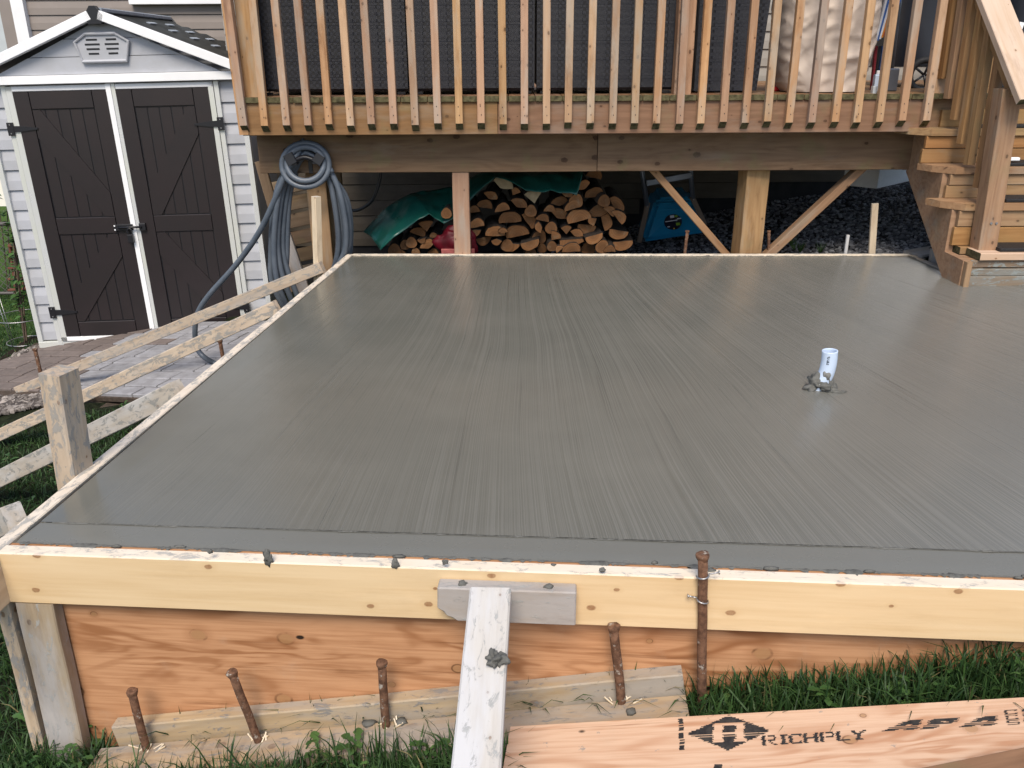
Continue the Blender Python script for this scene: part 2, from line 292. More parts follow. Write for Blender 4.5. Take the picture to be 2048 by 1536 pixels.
s = NT('brown_pebble', .7, .35); at = s.n('ShaderNodeAttribute', attribute_name='tint').outputs['Fac']; s.col(s.mix(at, (.055, .045, .04), (.36, .32, .29))); M['pebble'] = s.m

# ------------------------------------------------------------------ object helpers
WM = {}
def mesh(name, verts, faces, mats, idx=None, smooth=False):
    me = bpy.data.meshes.new(name); me.from_pydata([tuple(v) for v in verts], [], faces)
    for mt in (mats if isinstance(mats, (list, tuple)) else [mats]): me.materials.append(mt)
    if idx: me.polygons.foreach_set('material_index', idx)
    if smooth: me.polygons.foreach_set('use_smooth', [True] * len(faces))
    me.update(); return me
def link(name, me, parent=None, Mw=None, **tags):
    o = bpy.data.objects.new(name, me); COL.objects.link(o); Mw = Mw or Matrix.Identity(4)
    if parent is not None:
        o.parent = parent; o.matrix_basis = WM[parent.name].inverted() @ Mw
    else: o.matrix_basis = Mw
    WM[o.name] = Mw.copy()
    for k, v in tags.items(): o[k] = v
    return o
def thing(name, label, cat, loc=(0, 0, 0), rotz=0., group=None, rot=None, kind=None):
    Mw = Matrix.Translation(loc) @ (rot or Matrix.Rotation(rotz, 4, 'Z'))
    o = link(name, None, None, Mw, label=label, category=cat)
    if group: o['group'] = group
    if kind: o['kind'] = kind
    return o
def T(label, cat, group=None, **k):
    d = dict(label=label, category=cat)
    if group: d['group'] = group
    d.update(k); return d
_cache = {}
def bar_mesh(L, w, h, mat, ch=.003, end=None, wob=0.):
    key = (round(L, 3), round(w, 4), round(h, 4), mat, ch, end)
    if key in _cache and not wob: return _cache[key]
    a, b = w / 2, h / 2; ch = min(ch, a * .4, b * .4)
    sec = [(-a + ch, -b), (a - ch, -b), (a, -b + ch), (a, b - ch), (a - ch, b), (-a + ch, b), (-a, b - ch), (-a, -b + ch)]
    nseg = 1 if not wob else 8
    vs, fs, ix = [], [], []
    for i in range(nseg + 1):
        x = -L / 2 + L * i / nseg; dy = random.uniform(-wob, wob) if wob else 0; dz = random.uniform(-wob, wob) if wob else 0
        vs += [(x, y + dy, z + dz) for y, z in sec]
    for i in range(nseg):
        for k in range(8): fs.append((i * 8 + k, (i + 1) * 8 + k, (i + 1) * 8 + (k + 1) % 8, i * 8 + (k + 1) % 8)); ix.append(0)
    fs.append(tuple(range(8))); fs.append(tuple(range(nseg * 8 + 7, nseg * 8 - 1, -1))); ix += [1 if end else 0] * 2
    # make the winding point outwards
    fs = [tuple(reversed(f)) for f in fs]
    me = mesh('lumber', vs, fs, [M[mat]] + ([M[end]] if end else []), ix); 
    if not wob: _cache[key] = me
    return me
def baluster_mesh(L, w, mat):
    key = ('bev', round(L, 2), w, mat)
    if key in _cache: return _cache[key]
    me = bar_mesh(L, w, w, mat, .002, 'endgrain').copy()
    for v in me.vertices:
        if v.co.x < 0: v.co.x += .034 * (v.co.y + w / 2) / w
    bm = bmesh.new(); bm.from_mesh(me); me.materials.append(M['ink'])
    for xx, zz in ((.075, .002), (.118, -.003)):
        q_ = [bm.verts.new((-L / 2 + xx + a, w / 2 + .0006, zz + b)) for a, b in ((-.0035, -.002), (.0035, -.002), (.0035, .002), (-.0035, .002))]; bm.faces.new(q_).material_index = 2
    bm.to_mesh(me); bm.free()
    _cache[key] = me; return me
def frame(p0, p1, upv=(0, 0, 1)):
    p0, p1 = Vector(p0), Vector(p1); x = (p1 - p0).normalized(); u = Vector(upv); y = u.cross(x)
    if y.length < 1e-4: y = Vector((0, 1, 0)).cross(x)
    y.normalize(); z = x.cross(y); c = (p0 + p1) / 2
    return Matrix(((x.x, y.x, z.x, c.x), (x.y, y.y, z.y, c.y), (x.z, y.z, z.z, c.z), (0, 0, 0, 1)))
def board(name, p0, p1, w, h, mat, parent=None, upv=(0, 0, 1), ch=.003, end=None, wob=0., **tags):
    L = (Vector(p1) - Vector(p0)).length
    return link(name, bar_mesh(L, w, h, mat, ch, end, wob), parent, frame(p0, p1, upv), **tags)
def box(name, c, size, mat, parent=None, Mw=None, ch=.003, **tags):
    m0 = (Mw or Matrix.Identity(4)) @ Matrix.Translation(c)
    return link(name, bar_mesh(size[0], size[1], size[2], mat, ch), parent, m0, **tags)
def tube_geo(pts, r, n=8, closed=False, caps=True):
    P = [Vector(p) for p in pts]; N = len(P); vs, fs = [], []
    prev = None
    for i in range(N):
        if closed: t = P[(i + 1) % N] - P[i - 1]
        else: t = P[min(i + 1, N - 1)] - P[max(i - 1, 0)]
        t.normalize()
        if prev is None: a = t.orthogonal().normalized()
        else:
            a = prev - t * prev.dot(t); a = a.normalized() if a.length > 1e-6 else t.orthogonal().normalized()
        prev = a; b = t.cross(a); ri = r[i] if isinstance(r, (list, tuple)) else r
        vs += [P[i] + a * (ri * math.cos(2 * math.pi * k / n)) + b * (ri * math.sin(2 * math.pi * k / n)) for k in range(n)]
    for i in range(N if closed else N - 1):
        j = (i + 1) % N
        for k in range(n): fs.append((i * n + k, i * n + (k + 1) % n, j * n + (k + 1) % n, j * n + k))
    if caps and not closed: fs.append(tuple(range(n - 1, -1, -1))); fs.append(tuple(range((N - 1) * n, N * n)))
    return vs, fs
def tube(name, pts, r, mat, parent=None, n=8, closed=False, smooth=True, **tags):
    vs, fs = tube_geo(pts, r, n, closed); return link(name, mesh(name, vs, fs, M[mat], None, smooth), parent, None, **tags)
def spline(pts, n=8):
    P = [Vector(p) for p in pts]; out = []
    for i in range(len(P) - 1):
        a, b, c, d = P[max(i - 1, 0)], P[i], P[i + 1], P[min(i + 2, len(P) - 1)]
        for k in range(n):
            t = k / n; out.append(.5 * ((2 * b) + (c - a) * t + (2 * a - 5 * b + 4 * c - d) * t * t + (3 * b - a - 3 * c + d) * t ** 3))
    out.append(P[-1]); return out
class MB:
    def __init__(s): s.v, s.f, s.i = [], [], []
    def add(s, vs, fs, ix=0):
        o = len(s.v); s.v += list(vs); s.f += [tuple(a + o for a in f) for f in fs]; s.i += [ix] * len(fs)
    def bar(s, p0, p1, w, h, upv=(0, 0, 1), ix=0):
        Mx = frame(p0, p1, upv); L = (Vector(p1) - Vector(p0)).length / 2
        vs = [Mx @ Vector((x * L, y * w / 2, z * h / 2)) for x in (-1, 1) for y in (-1, 1) for z in (-1, 1)]
        s.add(vs, [(0, 1, 3, 2), (4, 6, 7, 5), (0, 4, 5, 1), (2, 3, 7, 6), (0, 2, 6, 4), (1, 5, 7, 3)], ix)
    def tube(s, pts, r, n=6, ix=0, closed=False): s.add(*tube_geo(pts, r, n, closed), ix)
    def build(s, name, mats, parent=None, smooth=False, Mw=None, **tags): return link(name, mesh(name, s.v, s.f, mats, s.i, smooth), parent, Mw, **tags)
def extrude(poly, d0, d1, axis='y'):       # poly of (a, b): a solid between two depths
    n = len(poly); mk = (lambda a, b, d: (a, d, b)) if axis == 'y' else ((lambda a, b, d: (a, b, d)) if axis == 'z' else (lambda a, b, d: (d, a, b)))
    vs = [mk(a, b, d0) for a, b in poly] + [mk(a, b, d1) for a, b in poly]
    fs = [tuple(range(n)), tuple(range(2 * n - 1, n - 1, -1))] + [(i, i + n, (i + 1) % n + n, (i + 1) % n) for i in range(n)]
    return vs, fs
def lump(name, c, r, mat, parent=None, seed=0, flat=.7, sub=2, rough=.35, Mw=None, **tags):
    import bmesh
    bm = bmesh.new(); bmesh.ops.create_icosphere(bm, subdivisions=sub, radius=1)
    for v in bm.verts:
        k = 1 + rough * mnoise.noise(v.co * 1.7 + Vector((seed * 3.1, seed, 0))) * 1.6 + rough * .5 * mnoise.noise(v.co * 5 + Vector((0, seed * 2.3, 0))) + rough * .45 * mnoise.noise(v.co * 11 + Vector((seed, 0, 2)))
        v.co = Vector((v.co.x * r[0], v.co.y * r[1], v.co.z * r[2])) * k
    me = bpy.data.meshes.new(name); bm.to_mesh(me); bm.free(); me.materials.append(M[mat])
    me.polygons.foreach_set('use_smooth', [True] * len(me.polygons))
    return link(name, me, parent, (Mw or Matrix.Identity(4)) @ Matrix.Translation(c), **tags)

# ================================================================== GROUND
def vert_grid(xs, ys, zf):
    vs = [(x, y, zf(x, y)) for y in ys for x in xs]; nx = len(xs)
    fs = [(j * nx + i, j * nx + i + 1, (j + 1) * nx + i + 1, (j + 1) * nx + i) for j in range(len(ys) - 1) for i in range(nx - 1)]
    return vs, fs
_o = atg(125, 690); _eu = (atg(470, 689) - _o).normalized(); _ev = (atg(30, 757) - _o); _ev = (_ev - _eu * _ev.dot(_eu)).normalized()
def in_pad(x, y):
    d = Vector((x - _o.x, y - _o.y, 0)); u, v = d.dot(_eu.xy.to_3d().normalized()), d.dot(_ev.xy.to_3d().normalized()); return -.12 < u < 2.1 and -.5 < v < .98
def gz(x, y):
    if -3.8 < x < -1.4 and 4.6 < y < 6.6 and in_pad(x, y): return base_z(x, y) - .06
    if x > -1.1 and 1.75 < y < 4.85: return min(base_z(x, y), -.08)
    return base_z(x, y) + .018 * mnoise.noise((x * 1.3, y * 1.3, 0)) + .008 * mnoise.noise((x * 5, y * 5, 3))
xs = [-300, -60, -20, -10] + list(np.arange(-7, 5.01, .12)) + [8, 20, 60, 300]
ys = [-60, -12, -4] + list(np.arange(-1, 9.01, .12)) + [11, 15, 30, 90, 500]
v, f = vert_grid([float(a) for a in xs], [float(a) for a in ys], gz)
link('ground', mesh('ground', v, f, M['soil'], None, True), None, None, kind='structure')

def stones(name, mat, n, region, size, zf, kind='stuff', parent=None, lo=.0, hi=1.0):
    import bmesh
    bm = bmesh.new(); bmesh.ops.create_icosphere(bm, subdivisions=1, radius=1); base = np.array([v.co[:] for v in bm.verts]); bf = np.array([[v.index for v in f.verts] for f in bm.faces]); bm.free()
    V, F, Tn = [], [], []; k = 0; tries = 0
    while k < n and tries < n * 20:
        tries += 1; x, y, ok = region()
        if not ok: continue
        r = size * rng.uniform(.5, 1.5); sc = np.array([r * rng.uniform(.7, 1.3), r * rng.uniform(.6, 1.1), r * rng.uniform(.45, .8)])
        b = base * (1 + rng.uniform(-.28, .28, (len(base), 1))) * sc; a = rng.uniform(0, 6.28); ca, sa = math.cos(a), math.sin(a)
        b = np.stack([b[:, 0] * ca - b[:, 1] * sa, b[:, 0] * sa + b[:, 1] * ca, b[:, 2]], 1) + np.array([x, y, zf(x, y) + r * .25])
        V.append(b); F.append(bf + k * len(base)); Tn.append(np.full(len(base), rng.uniform(lo, hi) ** 1.8)); k += 1
    me = bpy.data.meshes.new(name); me.from_pydata(np.concatenate(V).tolist(), [], np.concatenate(F).tolist()); me.materials.append(M[mat])
    at = me.attributes.new('tint', 'FLOAT', 'POINT'); at.data.foreach_set('value', np.concatenate(Tn).astype(np.float32))
    return link(name, me, parent, None, kind=kind)

# gravel bed under the deck
def gvz(x, y): return gz(x, y) + .006
v, f = vert_grid([float(a) for a in np.arange(-1.5, 4.61, .12)], [float(a) for a in np.arange(4.86, 10.5, .12)], gvz)
link('gravel_bed', mesh('gravel_bed', v, f, M['gravelbase'], None, True), None, None, kind='structure')
def reg_gravel():
    x = rng.uniform(.2, 4.2); y = 5.0 + 4 * rng.random() ** 1.6; return x, y, y < 7.1 or x > 2.7
stones('gravel', 'stone', 22000, reg_gravel, .0125, gvz)

# ================================================================== SLAB
P0, P1, P2, P3, P4 = [Vector((*p, 0)) for p in ((-1.207, 1.776), (-.927, 4.902), (2.278, 4.818), (2.312, 4.345), (2.36, 4.21))]
ux = (Vector((1.136, 1.605, 0)) - P0).normalized(); uy = (P1 - P0).normalized()
PF = P0 + ux * 4.8
nrm_f = Vector((ux.y, -ux.x, 0))                  # outwards (towards the camera) from the front edge
slab = thing('concrete_slab', 'wide freshly broomed wet gray concrete slab inside the wooden forms', 'concrete slab', (0, 3, 0), kind='thing')
# mesh of the broomed field (fine enough to carry a few millimetres of unevenness)
band0 = atz(150, 1045); band1 = atz(2048, 1103)
bu = (band1 - band0).normalized()
def bandpt(t): return band0 + bu * t
vs, fs = [], []
LB = bandpt(-.09); RB = bandpt(4.4); RT = Vector((4.6, 4.12, 0))
NXC, NYC = 90, 60
for j in range(NYC + 1):
    for i in range(NXC + 1):
        a, b = i / NXC, j / NYC
        lo = LB.lerp(RB, a); left = LB.lerp(P1, b)
        # the far boundary: back edge, then down the cut corner, then along the stair
        far = [P1, P2, P3, P4, RT]; cut = [0, .62, .68, .70, 1.0]
        for k in range(4):
            if cut[k] <= a <= cut[k + 1]: q = far[k].lerp(far[k + 1], (a - cut[k]) / (cut[k + 1] - cut[k])); break
        p = lo.lerp(q, b); p.z = .0015 * mnoise.noise((p.x * 1.2, p.y * 1.2, 5)); vs.append(p)
fs = [(j * (NXC + 1) + i, j * (NXC + 1) + i + 1, (j + 1) * (NXC + 1) + i + 1, (j + 1) * (NXC + 1) + i) for j in range(NYC) for i in range(NXC)]
link('broomed_surface', mesh('broomed_surface', vs, fs, M['broom'], None, True), slab)
# trowelled edge band, a few millimetres lower
vs, fs = [], []
NB = 60
for i in range(NB + 1):
    a = i / NB; p = LB.lerp(RB, a); q = P0.lerp(PF, a)
    for k in range(5):
        r = p.lerp(q, k / 4); r.z = -.0035 + .0015 * mnoise.noise((r.x * 4, r.y * 4, 1)) - (.004 if k == 4 else 0); vs.append(r)
fs = [(i * 5 + k, i * 5 + k + 1, (i + 1) * 5 + k + 1, (i + 1) * 5 + k) for i in range(NB) for k in range(4)]
link('edge_band', mesh('edge_band', vs, fs, M['trowel'], None, True), slab)
# body of the slab below (hidden by the forms)
poly = [(P0.x + .004, P0.y + .004), (PF.x, PF.y + .004), (4.6, 4.1), (P4.x, P4.y - .004), (P3.x - .004, P3.y), (P2.x - .004, P2.y - .004), (P1.x + .004, P1.y - .004)]
vs, fs = extrude(poly, -.012, -.5, 'z'); link('slab_body', mesh('slab_body', vs, fs, M['trowel']), slab)
# the ragged ridge between broomed field and band, and mortar crumbs along the forms
def ragged(name, a, b, wmin, wmax, side, zoff, hmax, seed=0, thr=.0):
    """a smear of mortar of ragged width lying along a joint"""
    L = (b - a).length; d = (b - a).normalized(); q = Vector((d.y, -d.x, 0)) * side; n = int(L / .005); vs, fs = [], []
    for i in range(n + 1):
        t = L * i / n; k = mnoise.noise((t * 9, seed, 0)) + .6 * mnoise.noise((t * 37, seed, 3)) + .5 * mnoise.noise((t * 120, seed, 5))
        w1 = wmin + (wmax - wmin) * max(0, k - thr); w0 = .35 * w1 + .002 * mnoise.noise((t * 60, seed, 8))
        for j in range(5):
            u = j / 4; x = -w0 + (w1 + w0) * u; h = math.sin(u * math.pi) * hmax * (.35 + max(0, k)) * (1 + .7 * mnoise.noise((t * 150, u * 3, seed)))
            p = a + d * t + q * x; vs.append((p.x, p.y, zoff + h))
    fs = [(i * 5 + j, (i + 1) * 5 + j, (i + 1) * 5 + j + 1, i * 5 + j + 1) for i in range(n) for j in range(4)]
    return link(name, mesh(name, vs, fs, M['mortar'], None, True), slab)
ragged('tool_ridge', bandpt(-.06), bandpt(3.2), .0015, .006, 1, -.002, .003, 1)
ragged('edge_mortar', P0 + ux * .02, P0 + ux * 3.0, .003, .030, 1, .001, .006, 2, -.05)
ragged('edge_mortar', P0 + uy * .03, P1, .002, .014, -1, .001, .003, 3)
ragged('edge_mortar', P1, P2, .002, .016, -1, .001, .004, 4)
ragged('edge_mortar', P2, P3, .006, .020, -1, .002, .006, 5)
ragged('edge_mortar', P3, P4, .006, .020, -1, .002, .006, 6)
for k, (x_, y_, l_) in enumerate(((536, 1116, .020), (790, 1128, .014), (1205, 1140, .006), (890, 1124, .006), (420, 1103, .005))):
    r_ = ray(x_, y_); o_ = P0 + nrm_f * (.014 + .038); t_ = (o_.x * nrm_f.x + o_.y * nrm_f.y) / (r_.x * nrm_f.x + r_.y * nrm_f.y); q_ = Vector((0, 0, EYE)) + r_ * t_
    lump('mortar_drip', q_, (.006 + l_ * .15, .004, l_), 'mortar', slab, 60 + k, sub=3, rough=.4)
rd = random.Random(5)
for k in range(12):
    c = P0 + ux * rd.uniform(.1, 2.6) + nrm_f * rd.uniform(-.002, .03)
    lump('mortar_crumb', (c.x, c.y, .004), (rd.uniform(.006, .02), rd.uniform(.004, .008), rd.uniform(.003, .007)), 'mortar', slab, k, sub=1)

# ================================================================== FORMWORK
def off(p, d, z): return Vector((p.x, p.y, z)) + d
TH = .038
out_l = Vector((-uy.y, uy.x, 0))
# thin plywood lining under the front form, down to the sloping lawn
a = P0 + nrm_f * .006; b = P0 + ux * 3.1 + nrm_f * .006
n = 24; L = 3.1
vsp = []; mb = MB()
top = [(-.0 + L * i / n, -.001) for i in range(n + 1)]
bot = [(L * i / n, base_z((P0 + ux * (L * i / n)).x, 0) - .02 + (0.03 if i == 0 else 0)) for i in range(n, -1, -1)]
vs, fs = extrude([(x - L / 2, z) for x, z in top + bot], -.006, .006, 'y')
Mx = Matrix.Translation((a + b) / 2) @ Matrix.Rotation(math.atan2(ux.y, ux.x), 4, 'Z')
link('plywood_lining', mesh('plywood_lining', vs, fs, M['ply']), None, Mx, **T('orange plywood panel standing under the yellow front form board', 'plywood panel'))
# front form board, 2x6
a = P0 + ux * -.012 + nrm_f * (.014 + TH / 2); b = P0 + ux * 3.1 + nrm_f * (.014 + TH / 2)
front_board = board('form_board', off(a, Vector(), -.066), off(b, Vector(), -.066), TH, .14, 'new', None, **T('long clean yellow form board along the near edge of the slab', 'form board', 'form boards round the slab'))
NAIL = []
# left form board, running past the corner
a = P0 - uy * .30 + out_l * TH / 2; b = P1 + uy * .02 + out_l * TH / 2
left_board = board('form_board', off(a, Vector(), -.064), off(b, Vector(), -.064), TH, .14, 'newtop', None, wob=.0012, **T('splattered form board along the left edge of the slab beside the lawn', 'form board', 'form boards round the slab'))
# back form board and the cut corner
ub = (P2 - P1).normalized(); nb = Vector((-ub.y, ub.x, 0))
a = P1 + nb * TH / 2; b = P2 + nb * TH / 2 + ub * .02
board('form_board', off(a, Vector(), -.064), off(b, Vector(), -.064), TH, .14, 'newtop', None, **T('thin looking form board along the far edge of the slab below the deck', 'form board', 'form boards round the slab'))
uc = (P3 - P2).normalized(); nc = Vector((-uc.y, uc.x, 0))
a = P2 + nc * TH / 2 - uc * .0; b = P3 + nc * TH / 2 + uc * .1
board('form_board', off(a, Vector(), -.064), off(b, Vector(), -.064), TH, .14, 'form', None, **T('short dirty form board angled across the slab corner by the stairs', 'form board', 'form boards round the slab'))
# left corner upright: a gray 2x4 face-on, and a second one on edge beside it
c0 = P0 + ux * .055 + nrm_f * (.014 + .019)
pt, pb = Vector((c0.x, c0.y, -.138)), Vector((c0.x - .005, c0.y - .005, -.66))
board('corner_upright', pb, pt, .038, .095, 'gray', None, upv=ux, wob=.001, **T('weathered gray upright under the left end of the yellow form board', 'lumber upright'))
c1 = P0 + ux * -.022 + nrm_f * (.014 + .012)
board('corner_upright', Vector((c1.x - .006, c1.y, -.66)), Vector((c1.x, c1.y, -.07)), .06, .034, 'form', None, upv=ux, wob=.0012, **T('concrete stained narrow upright left of the gray corner upright', 'lumber upright'))
c2 = atg(75, 1462); board('wood_offcut', (c2.x - .05, c2.y + .06, c2.z + .05), (c2.x + .055, c2.y + .09, c2.z + .035), .09, .06, 'form', None, **T('short yellow wood offcut behind the corner uprights in the grass', 'offcut'))
# short block nailed across the front form, and the gray brace that props it
fo = nrm_f * (.014 + TH)
def onfront(x, y, d=.0):      # sight line meets the outer face of the front form
    r = ray(x, y); o = P0 + fo + nrm_f * d; t = (o.x * nrm_f.x + o.y * nrm_f.y) / (r.x * nrm_f.x + r.y * nrm_f.y)
    return Vector((0, 0, EYE)) + r * t
A, B = onfront(876, 1212, .038), onfront(1152, 1222, .038)
zc = (A.z + B.z) / 2 + .004
Lc = (Vector((B.x, B.y)) - Vector((A.x, A.y))).length; hc = .0445
pl_ = [(Lc / 2, -hc), (Lc / 2, hc), (-Lc / 2, hc), (-Lc / 2 - .002, -.012), (-Lc / 2 + .012, -.02), (-Lc / 2 + .018, -.031), (-Lc / 2 + .032, -.036), (-Lc / 2 + .042, -hc)]
vs, fs = extrude([(x_, z_) for x_, z_ in pl_], -.019, .019, 'y'); Mx = frame((A.x - nrm_f.x * .019, A.y - nrm_f.y * .019, zc), (B.x - nrm_f.x * .019, B.y - nrm_f.y * .019, zc))
me = mesh('wood_block', vs, fs, M['gray']); bm = bmesh.new(); bm.from_mesh(me); bmesh.ops.recalc_face_normals(bm, faces=bm.faces); bmesh.ops.bevel(bm, geom=bm.edges[:], offset=.003, segments=1, affect='EDGES'); bm.to_mesh(me); bm.free()
link('wood_block', me, None, Mx, **T('short weathered block nailed low across the yellow front form board', 'wood block'))
for k, (px_, py_) in enumerate(((925, 1174), (1097, 1174))):
    q = onfront(px_, py_, .02); lump('mortar_blob', (q.x, q.y, zc + .0455), (.011, .008, .006), 'mortar', None, k + 20, sub=2, **T(('small dark mortar blob on the wood block left of the brace', 'small dark mortar blob on the wood block right of the brace')[k], 'mortar blob'))
bt = Vector((-.048, A.y - .055, .003)); bd = Vector((-.022, -.42, -.118)).normalized()
bfar = bt + bd * 1.35
board('brace_plank', bt, bfar, .089, .036, 'pale', None, upv=Vector((0, .2, 1)), wob=.0008, ch=.004, **T('pale gray brace plank sloping from the wood block towards the viewer', 'brace plank'))
bn = bd.cross(Vector((1, 0, 0))).normalized(); bn = bn if bn.z > 0 else -bn
c = bt + bd * .185 + bn * .021 + Vector((.024, 0, 0))
lump('mortar_blob', c, (.017, .019, .015), 'mortar', None, 3, sub=4, rough=.6, **T('large dark mortar blob stuck on the pale brace plank', 'mortar blob'))
# planks on the lawn in front of the plywood
def gl(x, y, h): return Vector((x, y, base_z(x, y) + h))
pa, pb_ = Vector((-1.02, 1.728)), Vector((.405, 1.630))
board('plank', gl(pa.x, pa.y, .052), gl(pb_.x, pb_.y, .050), .038, .09, 'plank', None, wob=.0012, **T('muddy plank standing on edge against the foot of the plywood', 'plank', 'planks staked down before the form'))
pa2, pb2 = Vector((-1.06, 1.655)), Vector((.405, 1.560))
board('plank', gl(pa2.x, pa2.y, .026), gl(pb2.x, pb2.y, .024), .095, .038, 'plank', None, wob=.0012, **T('muddy plank lying flat with four rusty stakes driven through it', 'plank', 'planks staked down before the form'))
# stakes: steel pins with mushroomed heads
def stake(base, top_, r, label, nails=False, mat='rust'):
    base, top_ = Vector(base), Vector(top_); d = (top_ - base).normalized(); L = (top_ - base).length
    t = thing('steel_stake', label, 'stake', base, group='rusty steel stakes')
    pts = [base - d * .12 + d * (L + .118) * i / 10 + Vector((random.uniform(-1, 1), random.uniform(-1, 1), 0)) * .0006 for i in range(11)]
    tube('shaft', pts, r, mat, t, 10)
    Mx = frame(top_ - d * .012, top_, (0, 1, 0)); vs, fs = [], []
    prof = [(-.004, r * 1.0), (.004, r * 1.28), (.010, r * 1.36), (.0115, r * 1.25), (.012, r * .5)]
    for x, rr_ in prof:
        for k in range(12): a = 6.283 * k / 12; j = 1 + .1 * math.sin(3 * a + L * 40); vs.append((x, rr_ * j * math.cos(a), rr_ * j * math.sin(a)))
    for i in range(4):
        for k in range(12): fs.append((i * 12 + k, i * 12 + (k + 1) % 12, (i + 1) * 12 + (k + 1) % 12, (i + 1) * 12 + k))
    fs.append(tuple(range(48, 60)))
    link('head', mesh('head', vs, fs, M[mat], None, True), t, Mx)
    if nails:
        for (h, sgn) in ((L - .052, 1), (L - .118, -1)):
            c = base + d * h; pts = []
            for k in range(9):
                a = R(-20 + 200 * k / 8) if sgn > 0 else R(200 - 220 * k / 8)
                pts.append(c + Vector((-math.cos(a) * (r + .002), -math.sin(a) * (r + .002), -.004 + .001 * k)))
            e = pts[-1]; pts.append(e + Vector((sgn * .012, -.004, .005))); pts.append(e + Vector((sgn * .02, -.004, .007)))
            tube('bent_nail', pts, .0021, 'nail', t, 6)
            tube('bent_nail', [pts[-1], pts[-1] + Vector((sgn * .002, 0, 0))], .0048, 'nail', t, 8)
    return t
def stakepx(bx, by, tx, ty, h, r, label, **k):
    b_ = atg(bx, by, h); t_ = aty(tx, ty, b_.y + k.pop('lean', 0.)); return stake(b_, t_, r, label, **k)
stakepx(293, 1500, 264, 1384, .044, .0102, 'leftmost rusty stake in the flat plank, nearest the gray uprights')
stakepx(517, 1482, 464, 1346, .044, .0102, 'rusty stake leaning most to the left, second in the flat plank')
stakepx(772, 1452, 763, 1327, .044, .0102, 'nearly upright rusty stake in the plank just left of the brace')
stakepx(1243, 1403, 1227, 1254, .044, .0112, 'rusty stake with a broad head in the plank right of the brace')
b_ = Vector((.447, 1.607, -.37)); t_ = onfront(1406, 1112, .016)
stake(b_, t_, .0112, 'tall rusty stake held to the front form by two bent nails', nails=True)
for k, (x, y) in enumerate(((738, 1446), (803, 1444), (1262, 1424))):
    c = atg(x, y, .046); lump('mortar_blob', c, (.018 - .003 * k, .012, .008), 'mortar', None, 40 + k, **T(('flat dark mortar blob left of the upright stake by the brace', 'small dark mortar blob right of the upright stake by the brace', 'small dark mortar blob beside the broad headed stake')[k], 'mortar blob'))
# pale wood splinters where the stakes went through
mb = MB()
for (x, y) in ((293, 1500), (520, 1480), (775, 1452), (1245, 1403)):
    for k in range(7):
        c = atg(x + random.uniform(-22, 22), y + random.uniform(-4, 6), .045); a = random.uniform(0, 3.14)
        mb.bar(c, c + Vector((math.cos(a) * .025, math.sin(a) * .02, random.uniform(.0, .012))), .003, .002)
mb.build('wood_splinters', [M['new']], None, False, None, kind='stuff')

# ------------------------------------------------------------------ stamped plywood sheet lying at the bottom right
sA, sB = atg(1021, 1453, .075), atg(2060, 1394, .075)
su = (sB - sA).normalized(); sC = atg(1000, 1550, .075); sv = (sC - sA); sv = (sv - su * sv.dot(su)).normalized(); sn = su.cross(sv); sn = sn if sn.z > 0 else -sn
Ms = Matrix(((su.x, -sv.x, sn.x, sA.x), (su.y, -sv.y, sn.y, sA.y), (su.z, -sv.z, sn.z, sA.z), (0, 0, 0, 1)))
sheet = thing('plywood_sheet', 'pinkish plywood sheet with black stamped lettering lying on the grass', 'plywood sheet', sA, rot=Ms.to_3x3().to_4x4())
vs, fs = extrude([(0, 0), (2.2, 0), (2.2, -.36), (-.01, -.36)], 0, -.017, 'z')
link('sheet_board', mesh('sheet_board', vs, fs, M['sheet']), sheet, WM[sheet.name].copy())
def onsheet(x, y):
    r = ray(x, y); t = ((sA - Vector((0, 0, EYE))).dot(sn)) / r.dot(sn); p = Vector((0, 0, EYE)) + r * t - sA
    return p.dot(su), -p.dot(sv)
def ink(name, rows, quad, jit=.25, drop=.04, streak=.08, seed=0):
    """rows of '#' printed inside a quad given by its corners in picture order tl, tr, br, bl (places on the sheet)"""
    rd = random.Random(seed); tl, tr, br, bl = [Vector(onsheet(*q)) for q in quad]; H_, W_ = len(rows), max(len(r) for r in rows); mb = MB()
    def P(u, v): a = tl.lerp(tr, u); b = bl.lerp(br, u); return a.lerp(b, v)
    sub = 2
    for j in range(H_ * sub):
        if rd.random() < streak: continue
        sh = rd.uniform(-1, 1) * jit / W_
        row = rows[j // sub].ljust(W_)
        i = 0
        while i < W_:
            if row[i] == '#' and rd.random() > drop:
                k = i
                while k < W_ and row[k] == '#': k += 1
                u0, u1 = i / W_ + sh + rd.uniform(-.15, .15) / W_, k / W_ + sh + rd.uniform(-.15, .15) / W_; v0, v1 = j / (H_ * sub), (j + 1.02) / (H_ * sub)
                vs = [(*P(u0, v0), .0008), (*P(u1, v0), .0008), (*P(u1, v1), .0008), (*P(u0, v1), .0008)]; mb.add(vs, [(0, 1, 2, 3)]); i = k
            else: i += 1
    return mb.build(name, [M['ink']], sheet, False, WM[sheet.name].copy())
